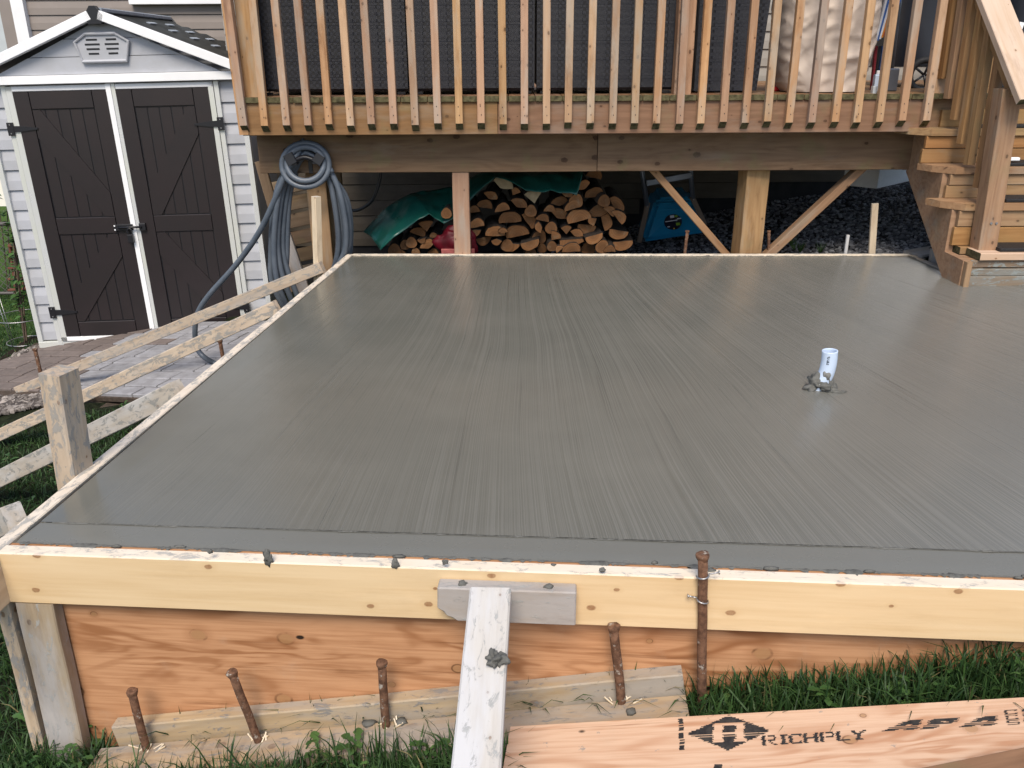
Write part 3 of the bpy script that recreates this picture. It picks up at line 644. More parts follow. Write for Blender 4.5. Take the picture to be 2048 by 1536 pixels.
GL = {'R': ['##.####.', '##.....#', '##.....#', '##.####.', '##..#...', '##...#..', '##....##'], 'I': ['.####', '..##.', '..##.', '..##.', '..##.', '..##.', '.####'], 'C': ['.######', '##....#', '##.....', '##.....', '##.....', '##....#', '.######'],
      'H': ['##....##', '##....##', '##....##', '########', '##....##', '##....##', '##....##'], 'P': ['##.####.', '##.....#', '##.....#', '##.####.', '##......', '##......', '##......'], 'L': ['##.....', '##.....', '##.....', '##.....', '##.....', '##.....', '#######'], 'Y': ['##....##', '.##..##.', '..####..', '...##...', '...##...', '...##...', '..####..'],
      'A': ['........#####', '......#######', '.....########', '....####..###', '..###########', '.############', '#####...####.'], 'p': ['...##########', '..###########', '..#####..###.', '..#########..', '.######......', '######.......', '#####........'], 'S': ['#####', '#....', '#....', '#####', '....#', '....#', '#####'], 'c': ['#####', '#...#', '#....', '#....', '#....', '#...#', '#####'], '9': ['#####', '#...#', '#...#', '#####', '....#', '....#', '#####']}
def word(t, gap='..'): return [gap.join(GL[c][r] for c in t).replace('.', ' ') for r in range(7)]
ink('stamp_lettering', word('RICHPLY', '.'), ((1523, 1472), (1731, 1460), (1733, 1479), (1525, 1492)), .5, .0, .02, 1)
ink('stamp_lettering', word('ApA', ' '), ((1774, 1443), (1992, 1432), (1994, 1451), (1768, 1463)), .8, .0, .06, 2)
# diamond emblem with a light angular sign left open in it
def dia():
    rows = []
    for j in range(26):
        y = (j + .5) / 26 * 2 - 1; r = ''
        for i in range(60):
            x = (i + .5) / 60 * 2 - 1; ins = abs(x) + abs(y) < .98
            lx = -.36 < x < -.14 and -.42 < y < .52; rx = .18 < x < .36 and -.42 < y < .52; bar_ = -.36 < x < .36 and -.52 < y < -.36; mid = -.14 < x < .18 and -.02 < y < .08; bt_ = -.36 < x < -.1 and .42 < y < .52 or .14 < x < .42 and .42 < y < .52
            r += '#' if ins and not (lx or rx or bar_ or mid or bt_) else ' '
        rows.append(r)
    return rows
ink('stamp_emblem', dia(), ((1376, 1433), (1541, 1427), (1546, 1498), (1370, 1505)), .9, .0, .07, 3)
ink('stamp_bar', ['##'] * 14, ((1357, 1438), (1366, 1437), (1369, 1500), (1359, 1501)), .2, 0., .16, 4)
ink('stamp_lettering', [r for w_ in ('cS', 'c9', 'S9') for r in word(w_, '..') + ['']], ((2008, 1421), (2070, 1417), (2073, 1448), (2016, 1452)), .3, .02, .05, 6)
ink('stamp_smudge', ['########'] * 3, ((1428, 1529), (1444, 1529), (1445, 1540), (1428, 1540)), .4, .05, .05, 8)
sb0, sb1 = atg(1846, 1548, .1), atg(2075, 1502, .1)
board('timber', sb0 - (sb1 - sb0) * .5 + Vector((.0, -.045, .0)), sb1 + (sb1 - sb0) * .3 + Vector((.0, -.045, .0)), .089, .038, 'deck', None, **T('greenish timber lying across the near corner of the stamped plywood sheet', 'timber'))

# ------------------------------------------------------------------ left side: kickers, stakes
def onleft(x, y, z): p = atz(x, y, z); return p
k1a = atz(642, 541, -.03) + out_l * .04; k1b = atg(36, 782, .02)
board('kicker_board', k1a + Vector((.05, .0, .02)), k1b, .038, .064, 'form', None, **T('longest kicker board, from the far end of the left form across the shed doors', 'kicker board', 'kicker boards propping the left form'))
k2a = atz(556, 622, -.03) + out_l * .05; k2b = atg(-45, 890, .02)
board('kicker_board', k2a + Vector((.04, .03, .012)), k2b, .038, .064, 'form', None, **T('middle kicker board, running over the pavers onto the grass', 'kicker board', 'kicker boards propping the left form'))
k3a = atz(342, 797, -.03) + out_l * .03; k3b = atg(-70, 992, .03)
board('kicker_board', k3a + Vector((.05, .03, .018)), k3b, .05, .075, 'dusty', None, **T('thick kicker board passing behind the tall splattered stake', 'kicker board', 'kicker boards propping the left form'))
k4a = atz(52, 1034, -.03) + out_l * .03; k4b = atg(-80, 1105, .12)
board('kicker_board', k4a, k4b + Vector((-.2, -.0, -.1)), .05, .07, 'dusty', None, **T('short end of a kicker board beside the near left slab corner', 'kicker board', 'kicker boards propping the left form'))
lp = atz(150, 948, -.01); lt = aty(117, 741, lp.y); lean = (lt - lp)
board('form_stake', lp - lean * 2.2, lt, .080, .066, 'form', None, upv=Vector((math.cos(R(-15)), math.sin(R(-15)), 0)), ch=.004, **T('tall splattered wooden stake outside the near left slab edge', 'wooden stake', 'wooden stakes outside the forms'))
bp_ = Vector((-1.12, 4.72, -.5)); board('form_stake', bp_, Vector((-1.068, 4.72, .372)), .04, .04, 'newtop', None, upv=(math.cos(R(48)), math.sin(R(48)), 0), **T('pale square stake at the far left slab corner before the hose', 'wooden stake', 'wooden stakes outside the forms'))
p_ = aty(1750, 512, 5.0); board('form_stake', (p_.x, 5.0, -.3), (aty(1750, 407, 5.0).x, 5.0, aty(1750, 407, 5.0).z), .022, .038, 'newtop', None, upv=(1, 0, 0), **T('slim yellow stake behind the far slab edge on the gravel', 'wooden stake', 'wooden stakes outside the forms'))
p_ = aty(1690, 512, 5.0); q_ = aty(1696, 470, 5.0); board('form_stake', p_ - (q_ - p_) * 2, q_, .018, .018, 'pale', None, upv=(1, 0, 0), **T('thin gray leaning stick behind the far slab edge on the gravel', 'wooden stake', 'wooden stakes outside the forms'))
p_ = aty(1369, 512, 5.0); q_ = aty(1375, 463, 5.0); stake(p_ - (q_ - p_) * 2, q_, .0095, 'leaning rusty stake behind the far slab edge before the blue tub')
p_ = aty(1537, 512, 5.0); q_ = aty(1538, 463, 5.0); stake(p_ - (q_ - p_) * 2, q_, .0085, 'thin rusty stake behind the far slab edge beside the thick deck post')
p_ = aty(1869, 545, 4.75); q_ = aty(1872, 499, 4.75); board('stub_post', (q_.x, 4.75, -.25), (q_.x, 4.75, q_.z), .06, .05, 'gray', None, upv=(1, -.3, 0), **T('gray stub post at the cut slab corner left of the stairs', 'stub post'))
p_ = aty(1860, 500, 4.95); board('loose_board', (p_.x - .11, 4.93, -.02), (p_.x + .22, 5.05, .0), .14, .03, 'gray', None, **T('loose gray board lying behind the stub post left of the stairs', 'board'))
b_ = atg(88, 775); t_ = aty(70, 699, b_.y); stake(b_, t_, .0125, 'lone rusty stake in the stony dirt by the shed corner')
b_ = aty(447, 720, 4.98); t_ = aty(440, 683, 4.98); stake(b_ - (t_ - b_) * 1.5, t_, .012, 'rusty stake between two kicker boards on the pavers before the shed doors')

# ------------------------------------------------------------------ drain pipe in the slab
pc = atz(1656, 776); pipe = thing('drain_pipe', 'white plastic drain pipe stub bending out of the wet concrete', 'pipe', pc)
tp = aty(1660, 700, pc.y)
cl = spline([aty(x_, y_, pc.y) for x_, y_ in ((1622, 796), (1640, 769), (1652, 747), (1658, 724), (1660, 701))], 7); tp = cl[-1]; Rp = .0265
vs, fs = tube_geo(cl, Rp, 28, False, False); vi, fi = tube_geo(cl, Rp * .83, 28, False, False); o = len(vs); ll = len(cl) - 1
fs2 = fs + [tuple(a + o for a in reversed(f)) for f in fi] + [(ll * 28 + k, ll * 28 + (k + 1) % 28, o + ll * 28 + (k + 1) % 28, o + ll * 28 + k) for k in range(28)]
link('pipe_body', mesh('pipe_body', vs + vi, fs2, M['pvc'], None, True), pipe)
mb = MB(); rd = random.Random(3)
for k in range(9):
    for off_ in (-.52, -.36):
        if rd.random() < .25: continue
        a = off_ - 1.57; z = tp.z - .016 - k * .0034; c = tp + Vector((math.cos(a) * Rp * 1.012, math.sin(a) * Rp * 1.012, 0)); c.z = z
        tdir = Vector((-math.sin(a), math.cos(a), 0)); w_ = .0016 if off_ < -.5 else .0023
        mb.add([c - tdir * w_, c + tdir * w_, c + tdir * w_ + Vector((0, 0, .0022)), c - tdir * w_ + Vector((0, 0, .0022))], [(0, 1, 2, 3)])
mb.build('printed_marks', [M['ink']], pipe)
lump('mortar_clump', pc + Vector((-.040, -.010, .012)), (.036, .030, .030), 'mortar', pipe, 11, sub=4, rough=.6)
lump('mortar_clump', pc + Vector((-.010, -.026, .007)), (.024, .016, .02), 'mortar', pipe, 12, sub=4, rough=.6)
lump('mortar_smear', pc + Vector((-.016, -.012, .048)), (.016, .017, .030), 'mortar_dry', pipe, 13, sub=3, rough=.25)
lump('mortar_clump', pc + Vector((.02, -.04, .001)), (.030, .007, .005), 'mortar', pipe, 14, sub=2, rough=.5)
lump('mortar_clump', pc + Vector((-.072, -.014, .006)), (.018, .012, .012), 'mortar', pipe, 15, sub=2, rough=.5)

# ================================================================== DECK
DZ, DF = .89, 4.72                      # top of the deck boards, outer face of the fascia
deck = thing('wooden_deck', 'raised brown wooden deck with a railing of square balusters behind the slab', 'deck', (.5, 4.8, 0))
XL, XR = -1.425, 3.55
# deck boards run away from the viewer, their ends show above the fascia
x = XL + .07; k = 0
while x < XR:
    L = 2.33; wj = .138; board('deck_board', (x, DF - .012 + random.uniform(-.004, .004), DZ - .014), (x, DF + L, DZ - .014), wj, .028, 'deck', deck, end='endgrain'); x += .1415; k += 1
def fz(x, y, Y): return aty(x, y, Y).z
fx = aty(995, 240, DF).x
for a, b in ((XL - .005, fx), (fx + .003, 2.235)):
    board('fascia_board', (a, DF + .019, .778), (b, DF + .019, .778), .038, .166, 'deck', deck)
board('fascia_board', (2.24, DF + .06, .778), (XR, DF + .06, .778), .038, .166, 'deck', deck)
board('fascia_board', (XL + .016, DF + .04, .778), (XL + .016, DF + 2.3, .778), .038, .166, 'deck', deck, ch=.002)
# beam set back below
BY = 4.93; bx0 = aty(519, 300, BY).x; bxm = aty(1194, 300, BY).x; bx1 = aty(1832, 300, BY).x; zb0 = aty(1100, 342, BY).z
for a, b in ((bx0, bxm - .002), (bxm + .002, bx1)):
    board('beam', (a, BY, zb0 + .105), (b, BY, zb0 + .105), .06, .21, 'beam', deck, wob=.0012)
x = XL + .2
while x < XR:
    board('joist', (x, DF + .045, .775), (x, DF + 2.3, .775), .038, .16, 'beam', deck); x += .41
def post(x0, x1, Y, zt, mat, w=None, ztop=None):
    xa, xb = aty(x0, 345, Y).x, aty(x1, 345, Y).x; w = w or (xb - xa); xm = (xa + xb) / 2
    board('support_post', (xm, Y, base_z(xm, Y) - .2), (xm, Y, zt), w, w, mat, deck, upv=(1, 0, 0), wob=.001)
post(905, 938, 4.955, zb0 - .002, 'baluster')
px1 = aty(1510, 345, 5.0).x; board('support_post', (px1 - .005, 5.02, -.5), (px1, 5.02, zb0 - .002), .135, .14, 'stair', deck, upv=(math.cos(R(97)), math.sin(R(97)), 0), wob=.001)
px2 = aty(632, 345, 5.0).x; board('support_post', (px2 + .01, 5.03, -.75), (px2, 5.03, zb0 - .002), .115, .115, 'stair', deck, upv=(1, 0, 0), wob=.001)
px3 = aty(668, 345, 5.45).x; board('support_post', (px3, 5.45, -.75), (px3, 5.45, .7), .05, .09, 'beam', deck, upv=(1, 0, 0))
a, b = aty(1302, 335, 5.0), aty(1455, 512, 5.0); d = (b - a); board('knee_brace', a - d * .1, b + d * .25, .04, .062, 'stair', deck, upv=(0, -1, 0))
a, b = aty(1722, 335, 5.0), aty(1532, 512, 5.0); d = (b - a); board('knee_brace', a - d * .1, b + d * .15, .045, .07, 'stair', deck, upv=(.25, -1, .25))
# railing: balusters outside the fascia, posts inside, a rail on top
bal_px = [(481.6, 444.5), (523, 500.6), (567, 543.3), (610, 589), (651.6, 633.6), (695, 677), (736.5, 720.8), (781, 769), (824, 811.7), (869, 860.4), (912, 906), (955.6, 951.8), (999.6, 995.7), (1042, 1042), (1086, 1086), (1129, 1133.6), (1173.4, 1179), (1218, 1225.4), (1261.8, 1270.3), (1305.2, 1316.2), (1351.6, 1362.6), (1393.6, 1409), (1438.5, 1454), (1482.4, 1502.4), (1526.6, 1547.4), (1570, 1594), (1614.8, 1642.4), (1661.4, 1690.8), (1704.7, 1734), (1749.6, 1780.7), (1794.8, 1828), (1843, 1877)]
for i, (xb, xt) in enumerate(bal_px):
    Y = DF - .0205; pb_ = aty(xb + 6.8, 244, Y); pt_ = aty(xt + 6.5, 0, Y); d = pt_ - pb_
    # keep them nearly plumb: the picture's remaining lean is the lens
    xm = pb_.x; top_x = xm + (pt_.x - pb_.x) * .55 * 1.75
    z0 = .733 + random.uniform(-.004, .006)
    link('baluster', baluster_mesh(1.1, .0385, 'baluster'), deck, frame((xm, Y, z0 - .020), (xm + (top_x - xm) * 1.112 / 1.097, Y, z0 + 1.088), (1, 0, 0)))
board('top_rail', (XL - .03, DF + .03, 1.85), (2.33, DF + .03, 1.85), .14, .036, 'rail', deck)
board('sub_rail', (XL, DF + .02, 1.78), (2.3, DF + .02, 1.78), .036, .088, 'baluster', deck)
xp = aty(500, 100, 4.79).x; board('rail_post', (xp, 4.80, .7), (xp - .0, 4.80, 1.8), .095, .09, 'baluster', deck, upv=(1, 0, 0), wob=.001)
xp = aty(470, 120, 4.74).x; board('rail_post', (xp + .01, 4.735, .70), (xp - .012, 4.735, 1.8), .05, .05, 'baluster', deck, upv=(1, 0, 0), wob=.001)
xp = aty(1368, 100, 4.80).x; board('rail_post', (xp, 4.81, .7), (xp, 4.81, 1.8), .09, .09, 'baluster', deck, upv=(1, 0, 0), wob=.001)
xp = aty(1876, 100, 4.80).x; board('rail_post', (xp + .03, 4.81, .7), (xp + .03, 4.81, 1.8), .09, .09, 'baluster', deck, upv=(1, 0, 0), wob=.001)
# side railing on the left edge, going back
for k in range(14):
    board('baluster', (XL - .0, 4.95 + k * .15, .76), (XL - .0, 4.95 + k * .15, 1.83), .038, .038, 'baluster', deck, upv=(1, 0, 0), end='endgrain', ch=.002) if k > 1 else None

# ------------------------------------------------------------------ stairs
st = thing('deck_stairs', 'wooden stairs with baluster handrail leading from the slab up to the deck', 'stairs', (2.8, 4.4, 0))
SXL, SXR = 2.285, 3.45
nose = [(4.135, 507), (4.30, 408), (4.46, 335), (4.62, 258)]
tz = [aty(2000 if k == 0 else 1925, y, Y).z for k, (Y, y) in enumerate(nose)]
sxt = [2.33, 2.265, 2.245, 2.23]          # left ends of the treads
for k, (Y, y) in enumerate(nose):
    z = tz[k]; dep = .17
    xl = aty((1965, 1908, 1890, 1842)[k], y, Y).x
    if k == 0:
        xl = aty(1962, 510, Y).x
        board('tread', (xl, Y + .072, z - .018), (SXR, Y + .072, z - .018), .14, .036, 'rail', st, end='endgrain')
        board('tread', (xl - .03, Y + .20, z - .018), (SXR, Y + .20, z - .018), .11, .036, 'stair', st, end='endgrain')
    else:
        vs, fs = extrude([(xl - .02, Y + .10), (xl + .06, Y), (SXR, Y), (SXR, Y + .2), (xl - .05, Y + .2)], z - .034, z, 'z')
        link('tread', mesh('tread', vs, fs, M['stair']), st)
    # risers below this tread
    zlow = 0.0 if k == 0 else tz[k - 1]
    Yr = Y + (.03 if k else .028); hh = (z - .036 - zlow)
    if k == 0:
        for q, (zz, m_, dx) in enumerate(((z - .036 - .022, 'stairsplat', .035), (z - .036 - .062, 'stairsplat', .012), (.022, 'stairsplat', -.02))):
            board('riser', (2.283, Yr - .006 * q, zz), (SXR, Yr - .006 * q, zz), .022, .036 if q < 2 else .05, m_, st, wob=.001)
    else:
        board('riser', (xl + .035, Yr, zlow + hh * .27), (SXR, Yr, zlow + hh * .27), .022, hh * .52, 'stair', st)
        board('riser', (xl + .045, Yr - .004, zlow + hh * .77), (SXR, Yr - .004, zlow + hh * .77), .022, hh * .44, 'stair', st)
# last riser up to the deck
board('riser', (2.30, DF + .03, tz[3] + .045), (SXR, DF + .03, tz[3] + .045), .022, .088, 'stair', st)
# cut stringers
def stringer(x, mat='stair', t=.038):
    pr = [(4.15, -.02), (4.15, tz[0] - .038)]
    for k in range(1, 4): pr += [(nose[k][0] + .045, tz[k - 1] - .036), (nose[k][0] + .045, tz[k] - .036)]
    pr += [(DF - .003, tz[3] - .036), (DF - .003, tz[3] - .03), (4.93, .72), (4.93, .46), (4.25, -.06)]
    vs, fs = extrude(pr, x - t / 2, x + t / 2, 'x'); link('stringer', mesh('stringer', vs, fs, M[mat]), st)
stringer(2.262); board('stringer_filler', (2.318, 4.225, .0), (2.318, 4.225, tz[0] - .04), .072, .13, 'stair', st, upv=(0, 1, 0)); board('stringer_foot', (2.262, 4.135, .0), (2.262, 4.135, tz[0] - .04), .04, .028, 'stair', st, upv=(1, 0, 0)); stringer(2.9); stringer(3.42)
board('stringer_block', (2.245, 4.945, .74), (2.245, 4.945, .47), .05, .04, 'gray', st, upv=(1, 0, 0))
# newel post and handrail
NX = 2.385; board('newel_post', (NX + .002, 4.255, tz[0] - .01), (NX - .028, 4.255, .93), .092, .092, 'stair', st, upv=(1, 0, 0), wob=.0012)
for q in (-.008, .018):
    Mx = Matrix.Translation((NX + q, 4.208, .30)) @ Matrix.Rotation(R(90), 4, 'X'); vs, fs = extrude([(.006 * math.cos(a * .785), .006 * math.sin(a * .785)) for a in range(8)], 0, .004, 'z'); link('bolt_head', mesh('bolt_head', vs, fs, M['nail']), st, Mx)
e0, e1 = aty(2022, 190, 4.13), Vector((2.365, 4.80, 1.66)); dd = (e1 - e0).normalized()
hr0 = Vector((NX + .012, 4.10, e0.z - .025)); board('handrail', hr0, hr0 + Vector((-.10, .62, .70)) * 1.15, .14, .037, 'rail', st, upv=(0, -.7, .7), end='endgrain')
board('handrail_support', hr0 + Vector((-.03, .09, .03)), hr0 + Vector((-.10, .62, .63)) , .036, .085, 'stair', st, upv=(0, -.7, .7))
sb = [((1955, 375), 4.36), ((1936, 329), 4.45), ((1922, 287), 4.54), ((1909, 239), 4.62), ((1896, 197), 4.685), ((1884, 157), 4.75)]
for k, ((x, y), Y) in enumerate(sb):
    p_ = aty(x + 2, y, Y); slope = .70 / .62; zt = hr0.z + (Y - 4.10) * slope - .02
    board('stair_baluster', (p_.x, Y, p_.z), (p_.x - .015, Y, zt), .042, .042, 'stair', st, upv=(1, .12, 0), ch=.002, end='endgrain')
for k, (x, y, Y) in enumerate(((1926, 150, 4.80), (1958, 165, 4.7))):
    p_ = aty(x, y, Y); board('stair_baluster', (p_.x + .05 * k + .03, Y + .08, tz[3]), (p_.x + .05 * k + .02, Y + .08, 1.55), .04, .04, 'stair', st, upv=(1, 0, 0), ch=.002)
# rubber mats, each lying on its tread
for k in range(4):
    Y, z = nose[k][0], tz[k]; xl = (aty(1993, 500, 4.2).x, 2.50, 2.52, 2.42)[k]
    d_ = .155 if k else .17
    names = ['black rubber mat on the lowest stair tread with pale powder', 'black rubber mat on the second stair tread from the slab', 'black rubber mat on the third stair tread from the slab', 'black rubber mat on the top stair tread below the deck']
    board('stair_mat', (xl, Y + .03 + d_ / 2, z + .009), (SXR - .05, Y + .03 + d_ / 2, z + .009), d_, .016, 'rubber', None, **T(names[k], 'mat', 'rubber mats on the stair treads'))
c = aty(2027, 318, nose[2][0] + .06); box('crumpled_tissue', (c.x, c.y, c.z), (.05, .03, .016), 'styro', None, **T('small crumpled white tissue lying on the mat of a stair tread', 'tissue'))

# ================================================================== HOUSE BEHIND THE DECK
WY = 7.08
house = thing('house_wall', 'gray sided house wall behind and below the deck', 'house', (1, WY, 0))
def siding_mesh(L, course, lap=.016):
    # one course: vertical lower half, sloped upper half
    pr = [(0, 0), (-lap, .004), (-lap * .95, course * .5), (-lap * .25, course * .97), (0, course)]
    return mesh('siding', *extrude(pr, -L / 2, L / 2, 'x'), M['housewall'])
def siding(parent, x0, x1, z0, z1, course, mat, Y, name='siding_board', clip=None, Mw=Matrix.Identity(4), lap=.016):
    z = z0; key = {}
    while z < z1 - .01:
        h = min(course, z1 - z); a, b = (x0, x1) if clip is None else clip(z, z + h, x0, x1)
        if b - a > .02:
            k_ = (round(b - a, 3), round(h, 3))
            if k_ not in key:
                pr = [(0, 0), (-lap, .003), (-lap * .92, h * .48), (-lap * .2, h * .98), (0, h)]
                vs, fs = extrude(pr, -(b - a) / 2, (b - a) / 2, 'x'); key[k_] = mesh(name, vs, fs, M[mat])
            link(name, key[k_], parent, Mw @ Matrix.Translation(((a + b) / 2, Y, z)))
        z += h
# skirt wall with a bottom that follows the grade, siding from there up
vs, fs = extrude([(-2.2, -1.3), (2.95, -1.3), (2.95, .84), (5.2, .84), (5.2, 3.2), (-2.2, 3.2)], WY + .02, WY + .2, 'y'); link('foundation', mesh('foundation', vs, fs, M['foundation']), house)
def wb(x): return -.17 + .135 * (x - .9)
siding(house, -2.2, 5.2, .868, 3.1, .127, 'housewall', WY + .02); siding(house, -2.2, 2.95, .36, .868, .127, 'shaded_skirt', WY + .02)
for k in range(6):
    z1 = .36 - k * .127; z0 = z1 - .127
    xa = -2.2; xb = min(2.95, (z0 + .17) / .135 + .9)
    if xb > xa + .1: siding(house, xa, xb, z0, z1, .127, 'shaded_skirt', WY + .02)
box('trim_strip', (1.5, WY + .0, wb(1.5) - .05), (.01, .01, .01), 'foundation', house)

# ================================================================== FURNITURE ON THE DECK
def wicker_module(x0, x1, label, Y=4.885, h=.95, grp='wicker furniture along the deck railing'):
    t = thing('wicker_sofa', label, 'wicker seat', ((x0 + x1) / 2, Y, DZ), group=grp); Mw = WM[t.name]; w_ = x1 - x0
    box('backrest', (0, .04, .02 + h / 2), (w_, .07, h), 'wicker', t, Mw, .02)
    box('seat', (0, .38, .22), (w_ - .01, .6, .36), 'wicker', t, Mw, .02)
    for s_ in (-1, 1):
        box('armrest', (s_ * (w_ / 2 - .05), .40, .34), (.09, .62, .6), 'wicker', t, Mw, .02)
        for yy in (.03, .62): box('foot', (s_ * (w_ / 2 - .04), yy, .008), (.04, .04, .016), 'black', t, Mw)
    box('seat_cushion', (0, .40, .45), (w_ - .22, .5, .12), 'navy', t, Mw, .03)
gx = [aty(a, 150, 4.885).x for a in (516, 818, 1071, 1353)]
wicker_module(gx[0], gx[1] - .008, 'dark woven wicker sofa at the left end of the railing')
wicker_module(gx[1] + .008, gx[2] - .006, 'dark woven wicker sofa in the middle of the railing')
wicker_module(gx[2] + .006, gx[3] - .01, 'dark woven wicker sofa just left of the mid railing post')
# wicker armchair, flaring towards the top on its right
ac = thing('wicker_armchair', 'black wicker armchair tapering downwards beside the beige cover', 'wicker chair', (1.25, 4.95, DZ))
xa = aty(1390, 150, 4.93).x; xb0, xb1 = aty(1512, 187, 4.93).x, aty(1545, 0, 4.93).x; xb1 = xb0 + (xb1 - xb0) * 2.0
vs, fs = extrude([(xa, DZ + .01), (xb0, DZ + .01), (xb1 - .03, DZ + .75), (xb1 - .05, DZ + .95), (xa, DZ + .95)], 4.93, 4.99, 'y'); link('backrest', mesh('backrest', vs, fs, M['wicker']), ac)
for s_, xx, xt in ((0, xa, xa), (1, xb0, xb1)):
    vs, fs = extrude([(4.98, DZ + .01), (5.5, DZ + .01), (5.55, DZ + .6), (4.98, DZ + .62)], min(xx, xt) - (.06 if s_ else 0), min(xx, xt) + (.0 if s_ else .06), 'x'); link('armrest', mesh('armrest', vs, fs, M['wicker']), ac)
box('seat', ((xa + xb0) / 2, 5.25, DZ + .22), (xb0 - xa - .1, .5, .36), 'wicker', ac, None, .02)
# covered barbecue: beige fabric with soft folds
bcx = (aty(1556, 90, 5.0).x + aty(1744, 90, 5.0).x) / 2; hw = (aty(1742, 60, 5.0).x - aty(1556, 60, 5.0).x) / 2
vs, fs = [], []; NR, NS = 80, 150
for j in range(NR + 1):
    zz = j / NR; z = DZ + .005 + zz * 1.0
    wid = hw * (.74 + .26 * min(1, zz * 4.5) ** .6 + .12 * max(0, zz - .25)) ; dpt = .22 * (.9 + .1 * min(1, zz * 3))
    if zz < .06: wid *= 1.04
    for k in range(NS):
        a = 6.283 * k / NS; ca, sa = math.cos(a), math.sin(a); e = .55
        x_ = wid * math.copysign(abs(ca) ** e, ca); y_ = dpt * math.copysign(abs(sa) ** e, sa)
        q = Vector((x_ * 5.5, y_ * 5, z * 4.2)); rg = lambda p, k: (1 - abs(mnoise.noise(p))) ** k
        fold = .014 * mnoise.noise(q) + (1.25 - zz) * (.020 * rg(Vector((x_ * 5 + z * 4, y_ * 4, z * 6 - x_ * 4)), 4) + .014 * rg(Vector((x_ * 9 - z * 7, y_ * 7 + 3, z * 9)), 5)) + .006 * rg(Vector((x_ * 16, 5, z * 16 + x_ * 9)), 4)
        kx = 1 + fold * 1.6
        vs.append((bcx + x_ * kx, 5.06 + y_ * (1 + fold * 5), z))
for j in range(NR):
    for k in range(NS): fs.append((j * NS + k, j * NS + (k + 1) % NS, (j + 1) * NS + (k + 1) % NS, (j + 1) * NS + k))
fs.append(tuple(range(NR * NS, (NR + 1) * NS)))
cov = link('grill_cover', mesh('grill_cover', vs, fs, M['cover'], None, True), None, None, **T('wrinkled beige cover over a barbecue on the deck', 'grill cover'))
# striped folded chair beyond it
fc = thing('folded_chair', 'folded striped canvas chair leaning between the beige and dark covers', 'chair', (2.1, 5.2, DZ))
c0 = aty(1757, 185, 5.16); cols = ['whitestripe', 'bluestripe', 'whitestripe', 'orange', 'maroon', 'whitestripe', 'bluestripe']
for k, cm in enumerate(cols):
    a = aty(1750 + k * 4.2, 84 - k * 3, 5.12); b = aty(1772 + k * 4.6, -2, 5.12); d = b - a
    board('canvas_stripe', a, b + d * 1.8, .012, .020, cm, fc, upv=(0, -1, 0), ch=.001)
for k, cm in enumerate(['maroon', 'navy', 'bluestripe', 'navy']):
    a = aty(1742 + k * 6, 186, 5.2); b = aty(1752 + k * 7, 92, 5.2); board('canvas_stripe', a, b, .012, .026, cm, fc, upv=(0, -1, 0), ch=.001)
tube('chair_tube', [aty(1778, 186, 5.22), aty(1800, 0, 5.22), aty(1816, -120, 5.22)], .012, 'alu', fc)
# dark covered machine
def cover_box(name, x0, x1, y0, y1, z0, z1, label, cat, seed):
    vs, fs = [], []; NR, NS = 20, 48
    for j in range(NR + 1):
        zz = j / NR; z = z0 + (z1 - z0) * zz; s_ = 1 - .12 * zz - .25 * max(0, zz - .85)
        for k in range(NS):
            a = 6.283 * k / NS; ca, sa = math.cos(a), math.sin(a); x_ = (x1 - x0) / 2 * s_ * math.copysign(abs(ca) ** .5, ca); y_ = (y1 - y0) / 2 * s_ * math.copysign(abs(sa) ** .5, sa)
            f_ = 1 + .10 * mnoise.noise((x_ * 5 + seed, y_ * 5, z * 3)); vs.append(((x0 + x1) / 2 + x_ * f_, (y0 + y1) / 2 + y_ * f_, z))
    for j in range(NR):
        for k in range(NS): fs.append((j * NS + k, j * NS + (k + 1) % NS, (j + 1) * NS + (k + 1) % NS, (j + 1) * NS + k))
    fs.append(tuple(range(NR * NS, (NR + 1) * NS)))
    return link(name, mesh(name, vs, fs, M['navy'], None, True), None, None, **T(label, cat))
x0, x1 = aty(1796, 60, 5.6).x, aty(1905, 60, 5.6).x
cover_box('covered_machine', x0, x1 + .1, 5.45, 6.1, DZ + .12, 1.9, 'dark covered machine on the deck behind the corner railing post', 'machine', 3)
wh = thing('machine_wheel', 'small black wheel on the deck under the dark cover', 'wheel', aty(1848, 150, 5.4))
Mx = WM[wh.name]; tube('tyre', [Mx @ Vector((.085 * math.cos(a), 0, .085 * math.sin(a))) for a in [6.283 * k / 18 for k in range(18)]], .02, 'rubber', wh, 8, True)
for k in range(5): a = 6.283 * k / 5; tube('spoke', [Mx.translation, Mx @ Vector((.08 * math.cos(a), 0, .08 * math.sin(a)))], .007, 'black', wh, 6)
cover_box('covered_furniture', aty(1985, 40, 5.9).x, aty(2085, 40, 5.9).x + .6, 5.7, 6.3, DZ + .02, 2.0, 'dark navy cover standing on the deck beyond the stair handrail', 'cover', 9)
c = aty(2041, 56, 5.6); vs, fs = extrude([(c.x - .012, c.z + .035), (c.x + .02, c.z + .03), (c.x + .004, c.z - .045)], 5.6, 5.604, 'y'); link('white_tag', mesh('white_tag', vs, fs, M['white']), None, None, **T('small white triangular tag hanging before the navy cover', 'tag'))
